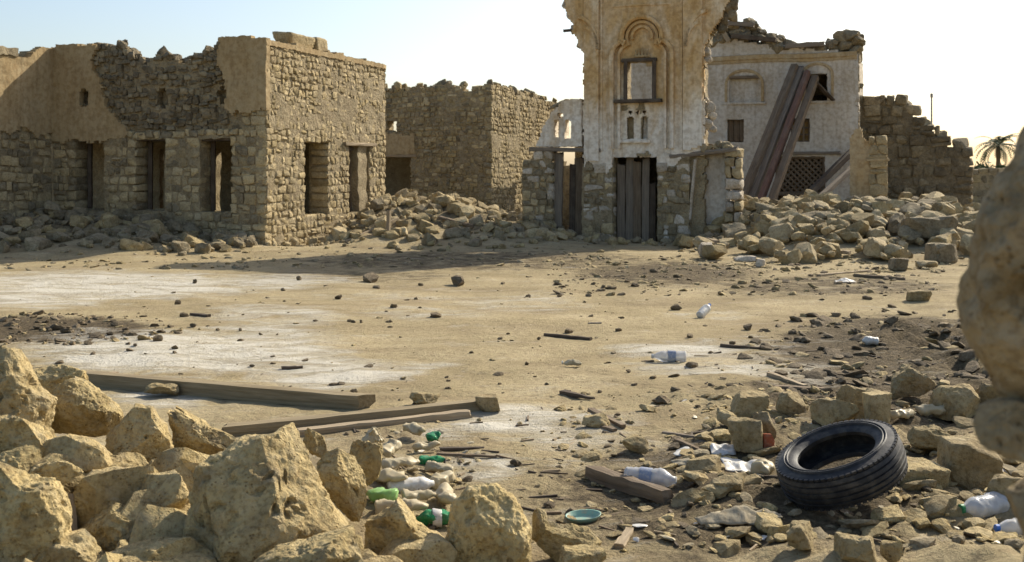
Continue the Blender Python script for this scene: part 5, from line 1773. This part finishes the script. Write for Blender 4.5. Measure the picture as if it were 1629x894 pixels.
for k, (a, b, w, h, mk, lab, tp) in enumerate(sticks):
    lying('stick' if w < .14 else 'timber', a, b, w * .5, h * .5, mk, lab, 'stick' if w < .14 else 'timber', 50 + k, sink=.15, taper=tp, jit=.14)
heap_t = [((1218, 352), (1262, 372), 'broken board sloping on the right heap below the lattice door', 'wood'), ((1340, 378), (1400, 366), 'short beam lying across the right heap below the plastered stub', 'greywood'),
          ((1096, 372), (1140, 392), 'broken board at the left end of the right heap by the tower', 'palewood'), ((1290, 404), (1352, 410), 'thin plank low on the right heap', 'palewood'), ((700, 352), (752, 366), 'broken board on the bank below the squarish ruin', 'wood')]
for k, (a, b, lab, mk) in enumerate(heap_t):
    lying('broken_board', a, b, .14, .07, mk, lab, 'board', 90 + k, sink=-.9, jit=.14)
# stake leaning in the near heap and a post on the bank
beam('wooden_stake', P(118, 890, 4.4), P(108, 788, 4.5), .045, .045, M['palewood'], seed=5, label='grey wooden stake standing among the lower left boulders', cat='stake')
q = G(617, 372)
beam('wooden_post', q - Vector((0, 0, .1)), q + Vector((.02, .05, .55)), .09, .09, M['palewood'], seed=6, label='short pale post standing in the bank by the doorway', cat='post')

# ------------------------------------------------------------------ tyre
def tyre():
    Ro, Ri, W = .315, .195, .175
    c0 = P(1337, 737, 5.45)
    t = thing('tyre', c0, 'worn black car tyre leaning on a squared stone block', 'tyre')
    h = W / 2
    # side walls and bead (closed lathe section), then tread with grooves
    side = [(Ri + .004, -h * .55), (Ri, -h * .78), (Ri + .012, -h * .90), (Ri + .03, -h * .97), (Ri + .06, -h * 1.02), (Ro - .055, -h * 1.0), (Ro - .025, -h * .93), (Ro - .012, -h * .86)]
    inner = [(Ro - .03, -h * .80), (Ro - .028, -h * .4), (Ro - .026, 0)]
    half = list(reversed(inner)) + list(reversed([]))
    body = [(Ro - .012, -h * .86)] + list(reversed(side))[1:] + [(Ri + .02, -h * .5), (Ro - .06, -h * .78), (Ro - .032, -h * .55), (Ro - .03, 0)]
    body = body + [(r, -z) for r, z in reversed(body[:-1])]
    v, f = lathe(body, 72)
    o = mesh_obj('sidewall', v, f, M['rubber'], t, smooth=True)
    sharp_smooth(o, .9)
    pr = [(Ro - .035, -h * .86), (Ro - .012, -h * .86)]
    z = -h * .82
    ridges = 5
    step = h * 1.64 / ridges
    for k in range(ridges):
        z0 = -h * .82 + k * step
        crown = lambda q: Ro - .010 * (q / h) ** 2 * 1.4
        pr += [(crown(z0) - .009, z0 + .001), (crown(z0), z0 + .004), (crown(z0 + step), z0 + step - .007), (crown(z0 + step) - .009, z0 + step - .004)]
    pr += [(Ro - .012, h * .86), (Ro - .035, h * .86)]
    v, f = lathe(pr, 96)
    o2 = mesh_obj('tread', v, f, M['rubber'], t)
    sharp_smooth(o2, .5)
    for zz, rr in ((h * .985, Ro - .06), (h * .985, Ri + .045), (-h * .985, Ro - .06)):
        v, f = lathe([(rr - .004, zz - .006), (rr - .002, zz + .012 * (1 if zz > 0 else -1)), (rr + .003, zz + .012 * (1 if zz > 0 else -1)), (rr + .005, zz - .006)], 72)
        mesh_obj('sidewall_rib', v, f, M['rubber'], t, smooth=True)
    # blocks along the shoulder
    J = Joined()
    for k in range(64):
        a = 2 * math.pi * k / 64
        for s in (-1, 1):
            bx = np.array([(x, y, zz) for x in (Ro - .022, Ro - .009) for y in (-.0105, .0105) for zz in (h * .80, h * .93)]) * [1, 1, s]
            ca, sa = math.cos(a), math.sin(a)
            q = np.stack([bx[:, 0] * ca - bx[:, 1] * sa, bx[:, 0] * sa + bx[:, 1] * ca, bx[:, 2]], 1)
            J.add(q, [(0, 1, 3, 2), (4, 6, 7, 5), (0, 4, 5, 1), (2, 3, 7, 6), (0, 2, 6, 4), (1, 5, 7, 3)])
    J.v = [q + np.array(t.location) for q in J.v]
    o = J.build('shoulder_block', M['rubber'], t, smooth=False)
    tag(o, kind='stuff')
    ax = Vector((-.36, -.10, .93)).normalized()
    t.rotation_euler = ax.to_track_quat('Z', 'Y').to_euler()
tyre()

# ------------------------------------------------------------------ bottles and other litter
def bottle(label, px, py, length, rad, mk, yaw, cap=None, labelmat=None, pitch=0.0, seed=0, crush=.12, lift=0.0, group=None):
    q = G(px, py)
    t = thing('plastic_bottle', (q.x, q.y, gh(q.x, q.y) + rad * .85 + lift), label, 'bottle', group)
    n = 22
    pr = [(0, 0), (rad * .8, .002), (rad, rad * .3)]
    zb = length * .66
    k = 0
    z = rad * .4
    while z < zb:
        pr += [(rad * (1.0 if k % 2 else .94), z)]
        z += length * .045
        k += 1
    pr += [(rad, zb), (rad * .92, length * .73), (rad * .66, length * .82), (rad * .38, length * .9), (rad * .34, length * .965), (0, length * .965)]
    v, f = lathe(pr, n)
    v = np.array(v)
    v *= np.stack([1 + 0 * v[:, 0]] * 3, 1)
    v[:, :2] *= (1 + crush * fbm(v * 14 + seed * 5.1, 3, seed))[:, None]
    v[:, 2] -= length / 2
    M3 = (Matrix.Rotation(yaw, 3, 'Z') @ Matrix.Rotation(R(90) - pitch, 3, 'Y')) @ Matrix.Rotation(seed, 3, 'Z')
    Rm = np.array(M3)
    vb = v @ Rm.T
    if mk in ('cream_plastic', 'lime_plastic', 'green_plastic'):
        vb[:, 2] *= .68
        vb += .012 * np.stack([fbm(vb * 22 + seed + q_, 2, seed) for q_ in (0, 9, 18)], 1)
    mesh_obj('bottle_body', vb, f, M[mk], t, smooth=True)
    if cap:
        c, fc = lathe([(0, 0), (rad * .42, 0), (rad * .42, length * .07), (0, length * .07)], 16)
        c = np.array(c)
        c[:, 2] += length * .43
        mesh_obj('cap', c @ Rm.T, fc, M[cap], t)
    if labelmat:
        c, fc = lathe([(rad * 1.02, -length * .20), (rad * 1.035, -length * .19), (rad * 1.035, length * .02), (rad * 1.02, length * .03)], 22)
        c = np.array(c)
        c[:, :2] *= (1 + crush * fbm(c * 14 + seed * 5.1, 3, seed))[:, None] * 1.02
        mesh_obj('paper_label', c @ Rm.T, fc, M[labelmat], t, smooth=True)
    return t

B = bottle
B('white plastic bottle with blue label behind the driftwood block', 1036, 776, .29, .052, 'clear_plastic', R(-18), None, 'blue_label', seed=1)
B('clear bottle with blue label lying on the middle salt patch', 1064, 575, .31, .05, 'clear_plastic', R(175), 'darkcap' if 'darkcap' in M else 'white_plastic', 'blue_label', seed=2)
B('white bottle standing askew on the far sand', 1121, 505, .26, .05, 'white_plastic', R(50), 'blue_cap', None, pitch=R(25), seed=3, lift=.04)
B('small cream bottle on the open sand below the straight stick', 909, 583, .17, .035, 'cream_plastic', R(170), 'white_plastic', seed=4)
B('clear bottle with green cap beside the squared brown block', 1562, 824, .26, .055, 'clear_plastic', R(200), 'green_plastic', None, seed=5, crush=.3)
B('clear bottle with blue cap at the right edge', 1622, 850, .24, .04, 'clear_plastic', R(188), 'blue_cap', None, seed=6, crush=.25)
B('green bottle piece highest in the litter pile', 690, 703, .10, .04, 'green_plastic', R(40), None, seed=7, crush=.3, group=None)
B('green bottle with dark cap in the middle of the litter pile', 688, 742, .15, .036, 'green_plastic', R(-5), 'rubber', seed=8, crush=.3)
B('green bottle lowest in the litter pile beside the upright boulder', 690, 836, .19, .04, 'green_plastic', R(185), None, 'white_plastic', seed=9, crush=.3)
B('pale green bottle left in the litter pile', 606, 800, .17, .045, 'lime_plastic', R(150), None, seed=10, crush=.3)
B('whitish bottle in the centre of the litter pile', 655, 784, .25, .042, 'white_plastic', R(20), None, seed=11, crush=.15)
for k, (px, py, L, r_, yaw, lab) in enumerate((
        (705, 780, .20, .045, 60, 'cream bottle right of the whitish one in the litter pile'),
        (640, 752, .20, .04, 30, 'cream bottle above the whitish one in the litter pile'),
        (708, 806, .22, .045, 100, 'cream bottle upright at the right side of the litter pile'),
        (668, 806, .18, .04, 10, 'cream bottle just below the whitish one in the litter pile'),
        (625, 776, .18, .04, -30, 'cream bottle left of the whitish one in the litter pile'),
        (700, 760, .18, .035, -20, 'yellowed bottle below the green bottle with dark cap'),
        (640, 826, .26, .04, 5, 'long yellowed bottle lying low across the litter pile'),
        (660, 698, .16, .05, -40, 'cream container highest left in the litter pile'),
        (680, 722, .17, .03, 20, 'thin cream bottle between the two upper green pieces'),
        (622, 730, .2, .045, 75, 'dusty cream bottle at the back left of the litter pile'),
        (1215, 756, .16, .05, 60, 'round cream container in the debris left of the tyre'),
        (1440, 668, .20, .04, 20, 'cream bottle among the rocks behind the tyre'),
        (1478, 662, .2, .045, 160, 'second cream bottle among the rocks behind the tyre'),
        (1500, 648, .16, .04, 10, 'pale bottle below the split rock'),
        (1384, 550, .16, .05, 175, 'white container in the dark clod field'))):
    B(lab, px, py, L, r_, 'white_plastic' if k == 14 else 'cream_plastic', R(yaw), None, seed=20 + k, crush=.3, lift=.02 if k < 10 else 0)

def sheet(name, label, px, py, w, d, mk, seed, hump=.06, cat='rag', yaw=0.0, lift=.01):
    """crumpled sheet of cloth, paper or plastic with thickness"""
    q = G(px, py)
    n, m = 26, 18
    u, v = np.meshgrid(np.linspace(-.5, .5, n), np.linspace(-.5, .5, m), indexing='ij')
    x, y = u.ravel() * w, v.ravel() * d
    p = np.stack([x * 7, y * 7, 0 * x + seed], 1)
    x = x * (1 + .35 * fbm(p * .4, 2, seed)) + .03 * fbm(p, 2, seed + 1)
    y = y * (1 + .35 * fbm(p * .4 + 5, 2, seed)) + .03 * fbm(p, 2, seed + 2)
    z = hump * .6 * np.abs(fbm(p, 3, seed + 3)) * np.cos(u.ravel() * 2.6) * np.cos(v.ravel() * 2.6) + .002
    X = math.cos(yaw) * x - math.sin(yaw) * y + q.x
    Y = math.sin(yaw) * x + math.cos(yaw) * y + q.y
    Z = z + ground_h(X, Y) + lift
    top = np.stack([X, Y, Z], 1) - np.array(q)
    vs_ = np.vstack([top, top - [0, 0, .006]])
    N = n * m
    idx = np.arange(N).reshape(n, m)
    a, b, c, e = idx[:-1, :-1].ravel(), idx[1:, :-1].ravel(), idx[1:, 1:].ravel(), idx[:-1, 1:].ravel()
    fs_ = np.stack([a, b, c, e], 1).tolist() + np.stack([e + N, c + N, b + N, a + N], 1).tolist()
    rim = list(idx[:, 0]) + list(idx[-1, 1:]) + list(idx[-2::-1, -1]) + list(idx[0, -2:0:-1])
    for i in range(len(rim)):
        p0, p1 = rim[i], rim[(i + 1) % len(rim)]
        fs_.append((p1, p0, p0 + N, p1 + N))
    o = mesh_obj(name, vs_, fs_, M[mk], None, q, True)
    return tag(o, label, cat)

q = G(592, 722)
hero('crumpled_bag', 'crumpled whitish bag standing at the top left of the litter pile', 592, 700, 40, 44, q.y, 4100, mat='cream_plastic', sub=5, cat='bag', facets=7, hard=20, rough=.2, chips=10, planes=[(.8, 0, .6, .5), (-.8, 0, .7, .6)])
sheet('rag', 'dusty crumpled rag along the ground below the driftwood', 1180, 832, .38, .09, 'rag', 2, .12)
sheet('rag', 'pale crumpled paper in the debris left of the tyre', 1185, 745, .28, .2, 'white_plastic', 4, .09, 'paper')
sheet('paper_scrap', 'small pale scrap above the mint tray', 1150, 722, .16, .1, 'white_plastic', 6, .04, 'paper')
sheet('rag', 'dusty rag in the debris right of the driftwood', 1100, 738, .22, .1, 'rag', 7, .08)
sheet('paper_scrap', 'white scrap at the near edge of the right heap', 1345, 449, .3, .22, 'white_plastic', 9, .08, 'paper')

# mint tray
q = G(928, 830)
v, f = lathe([(0, .008), (.06, .008), (.075, .012), (.092, .035), (.098, .037), (.096, .030), (.08, .004), (.06, 0), (0, 0)], 32)
v = np.array(v) * [.9, .55, .8]
o = mesh_obj('mint_tray', v, f, M['mint_plastic'], None, (q.x, q.y, gh(q.x, q.y) + .004), True)
o.rotation_euler = (R(8), R(-3), R(8))
tag(o, 'shallow mint green oval tray on the sand near the bottom', 'tray')
v, f = rock_shape(4001, (.07, .06, .12), sub=4, box=.5, hard=14, rough=.05)
q = G(1222, 718)
tag(mesh_obj('brick_fragment', v, f, M['red_brick'], None, (q.x, q.y, q.z + .05), True), 'small red brick fragment at the right of the small pile of blocks', 'brick')

# ------------------------------------------------------------------ clods and pebbles on the open ground
rg = random.Random(23)
pit = []
spots = [(588, 442, 26, 13), (600, 456, 13, 6), (728, 446, 26, 16), (693, 501, 18, 9), (626, 486, 13, 8), (662, 474, 8, 5), (668, 489, 6, 4), (1075, 488, 20, 11), (1190, 520, 16, 10), (1100, 579, 22, 10), (905, 526, 13, 8),
         (984, 524, 11, 6), (1098, 534, 12, 7), (838, 577, 8, 6), (251, 537, 16, 11), (115, 545, 12, 7), (200, 524, 12, 7), (293, 500, 14, 9), (307, 517, 12, 6), (475, 442, 10, 8), (538, 472, 12, 8), (450, 460, 8, 5), (283, 480, 10, 8),
         (310, 447, 7, 8), (278, 552, 10, 6), (278, 560, 8, 5), (382, 524, 7, 5), (346, 524, 7, 5), (415, 531, 8, 4), (434, 577, 10, 5), (401, 581, 12, 4), (563, 621, 12, 6), (543, 610, 12, 5), (563, 511, 9, 5), (575, 511, 6, 7), (556, 510, 8, 5),
         (857, 538, 6, 5), (1053, 634, 32, 12), (820, 735, 16, 10), (1282, 540, 18, 9), (1330, 500, 18, 7), (1380, 473, 16, 7), (1420, 487, 14, 6), (905, 622, 8, 4), (670, 452, 10, 6), (1010, 452, 14, 8), (960, 455, 10, 6), (1040, 430, 14, 7),
         (90, 520, 20, 9), (105, 525, 16, 8), (130, 513, 14, 7), (175, 530, 12, 6), (60, 512, 10, 5), (25, 540, 12, 7), (215, 548, 9, 5), (148, 562, 10, 5), (95, 576, 14, 5), (204, 546, 8, 4), (620, 520, 8, 4), (750, 560, 8, 4), (1000, 590, 8, 4),
         (870, 610, 8, 4), (795, 610, 7, 4), (1130, 560, 10, 5), (1165, 545, 12, 6), (710, 600, 7, 4), (660, 640, 9, 5), (990, 505, 8, 4), (890, 470, 9, 5), (840, 470, 10, 5), (800, 450, 9, 5), (930, 480, 7, 4)]
for k, (px, py, w, h) in enumerate(spots):
    q = G(px, py + h / 2)
    s = w / FPX * q.y
    pit.append(('pebble', k % 8, (q.x, q.y, q.z + h / FPX * q.y * .35), (rg.uniform(-.3, .3), rg.uniform(-.3, .3), rg.uniform(0, 6.28)), (s, s * .9, h / FPX * q.y * 1.15), 'clod', '%s dark clod on sand, %s' % ('large' if w > 15 else 'small', ('grey gravel patch at left' if px < 240 and py > 505 else 'left of middle salt crust' if px < 340 else 'salt crust beyond long beam' if px < 480 else 'left along tower shadow edge' if px < 720 and py < 480 else 'left of straight stick' if px < 860 else 'around straight stick' if px < 1000 else 'around lying bottle' if px < 1200 else 'edge of clod field')), 'clod', 'dark clods on the open sand'))
clods = []
for p in pit:
    o = bpy.data.objects.new('earth_clod', shared_mesh(p[0], p[1], M[p[5]]))
    COL.objects.link(o)
    o.location, o.rotation_euler, o.scale = p[2], p[3], p[4]
    tag(o, p[6], p[7], p[8])
    clods.append(o)
single_out(clods)

def scatter2(n, px0, px1, py0, py1, smin, smax, mats, keep=None, pw=3.0):
    """small stones lying on the terrain, spread evenly over a patch of the square"""
    ya, yb = FPX * EYE / (py1 - HY), FPX * EYE / (py0 - HY)
    pts = []
    while len(pts) < n:
        px, py = rg.uniform(px0, px1), rg.uniform(py0, py1)
        if keep and not keep(px, py):
            continue
        Y = FPX * EYE / (py - HY)
        pts.append(((px - CX) / FPX * Y, Y))
    hs_ = ground_h([p[0] for p in pts], [p[1] for p in pts])
    for (X, Y), z in zip(pts, hs_):
        s = smin + (smax - smin) * rg.random() ** pw
        v, f = PEBT[rg.randrange(8)]
        e = Euler((rg.uniform(-.4, .4), rg.uniform(-.4, .4), rg.uniform(0, 6.28)))
        sc = np.array([s * rg.uniform(.8, 1.5), s, s * rg.uniform(.3, .65)])
        JS2.setdefault(rg.choice(mats), Joined()).add((v * sc) @ np.array(e.to_matrix()).T + np.array([X, Y, z + s * .05]), f)
JS2 = {}
ell = lambda cx, cy, rx, ry: (lambda px, py: ((px - cx) / rx) ** 2 + ((py - cy) / ry) ** 2 < 1)
scatter2(700, 0, 1560, 425, 640, .008, .075, ('clod', 'clod', 'rubble'), pw=4)
scatter2(260, 0, 300, 500, 556, .02, .12, ('clod', 'clod', 'rubble'), ell(90, 527, 200, 26), 3)
scatter2(620, 880, 1500, 408, 470, .03, .14, ('clod', 'rubble'), pw=3)
scatter2(520, 1180, 1600, 490, 625, .015, .17, ('clod', 'clod', 'clod', 'rubble'), ell(1420, 558, 245, 70), 4)
scatter2(1000, 860, 1629, 615, 894, .008, .07, ('rubble', 'rubble', 'clod', 'boulder'), lambda px, py: px > 900 + (py - 620) * .2 or rg.random() < .3, 3.2)
scatter2(260, 540, 900, 660, 894, .008, .05, ('rubble', 'clod', 'boulder'), pw=3)
scatter2(170, 1080, 1629, 640, 894, .05, .17, ('rubble', 'rubble', 'boulder', 'greystone'), lambda px, py: not (1225 < px < 1450 and 680 < py < 840), 2.2)
scatter2(60, 880, 1150, 640, 894, .03, .12, ('rubble', 'rubble', 'clod'), pw=2.5)
scatter2(160, 1120, 1340, 620, 740, .02, .10, ('rubble', 'boulder', 'clod'), pw=2.5)
scatter2(160, 1400, 1629, 630, 860, .02, .12, ('rubble', 'boulder', 'rubble'), pw=2.5)
scatter2(260, 1080, 1540, 395, 432, .03, .16, ('rubble', 'wallstone'), pw=2.5)
scatter2(160, 0, 420, 398, 430, .03, .16, ('rubble', 'greystone'), pw=2.5)
scatter2(300, 380, 1000, 385, 425, .03, .16, ('rubble', 'greystone'), pw=3)
# twigs and straw
def twigs(n, px0, px1, py0, py1):
    for k in range(n):
        px, py = rg.uniform(px0, px1), rg.uniform(py0, py1)
        Y = FPX * EYE / (py - HY)
        X = (px - CX) / FPX * Y
        L, w = rg.uniform(.03, .16), rg.uniform(.002, .007)
        a = rg.uniform(0, 6.28)
        z = gh(X, Y) + w * .8
        d = np.array([math.cos(a), math.sin(a), rg.uniform(-.08, .15)])
        s = np.array([-math.sin(a), math.cos(a), 0])
        c = np.array([X, Y, z])
        q = [c + sx * d * L / 2 + sy * s * w + sz * np.array([0, 0, w]) for sx in (-1, 1) for sy in (-1, 1) for sz in (-1, 1)]
        JS3.setdefault(rg.choice(('palewood', 'darkwood', 'wood', 'wood')), Joined()).add(q, [(0, 1, 3, 2), (4, 6, 7, 5), (0, 4, 5, 1), (2, 3, 7, 6), (0, 2, 6, 4), (1, 5, 7, 3)])
JS3 = {}
twigs(80, 860, 1629, 640, 890)
twigs(60, 560, 900, 660, 880)
twigs(40, 1100, 1500, 540, 640)
# crumbs of pale plastic, shell and paper in the debris
for k in range(150):
    px, py = (rg.uniform(1000, 1629), rg.uniform(630, 885)) if k % 3 else (rg.uniform(560, 760), rg.uniform(680, 860))
    Y = FPX * EYE / (py - HY)
    X = (px - CX) / FPX * Y
    s = .015 + .06 * rg.random() ** 2
    v, f = PEBT[k % 8]
    JS3.setdefault(rg.choice(('cream_plastic', 'cream_plastic', 'white_plastic', 'rag')), Joined()).add((v * np.array([s * 1.4, s, s * .3])) @ np.array(Euler((rg.uniform(-.5, .5), rg.uniform(-.5, .5), rg.uniform(0, 6))).to_matrix()).T + np.array([X, Y, gh(X, Y) + s * .12]), f)
finish_stuff(JS, 'rubble', 'smaller broken stones filling the heaps', 'rubble')
finish_stuff(JS2, 'gravel', 'scattered gravel and crumbs of earth over the square', 'gravel')
finish_stuff(JS3, 'debris', 'scattered twigs, splinters and crumbs of plastic in the near debris', 'debris')

# ------------------------------------------------------------------ pieces that belong to a part, one level deeper
def nest(child_name, parent_name):
    for t in [o for o in COL.objects if o.parent is None and o.type == 'EMPTY']:
        kids = list(t.children)
        ps = [k for k in kids if k.name.split('.')[0] == parent_name]
        if not ps:
            continue
        for k in kids:
            if k.name.split('.')[0] == child_name:
                k.parent = ps[0]
                k.matrix_parent_inverse = ps[0].matrix_basis.inverted()
for ch, pa in (('grille_bar', 'shutter'), ('lattice_slat', 'door_frame'), ('shoulder_block', 'tread'), ('sidewall_rib', 'sidewall'), ('cap', 'bottle_body'), ('paper_label', 'bottle_body'), ('crest', 'window_frame'), ('frond', 'trunk')):
    nest(ch, pa)
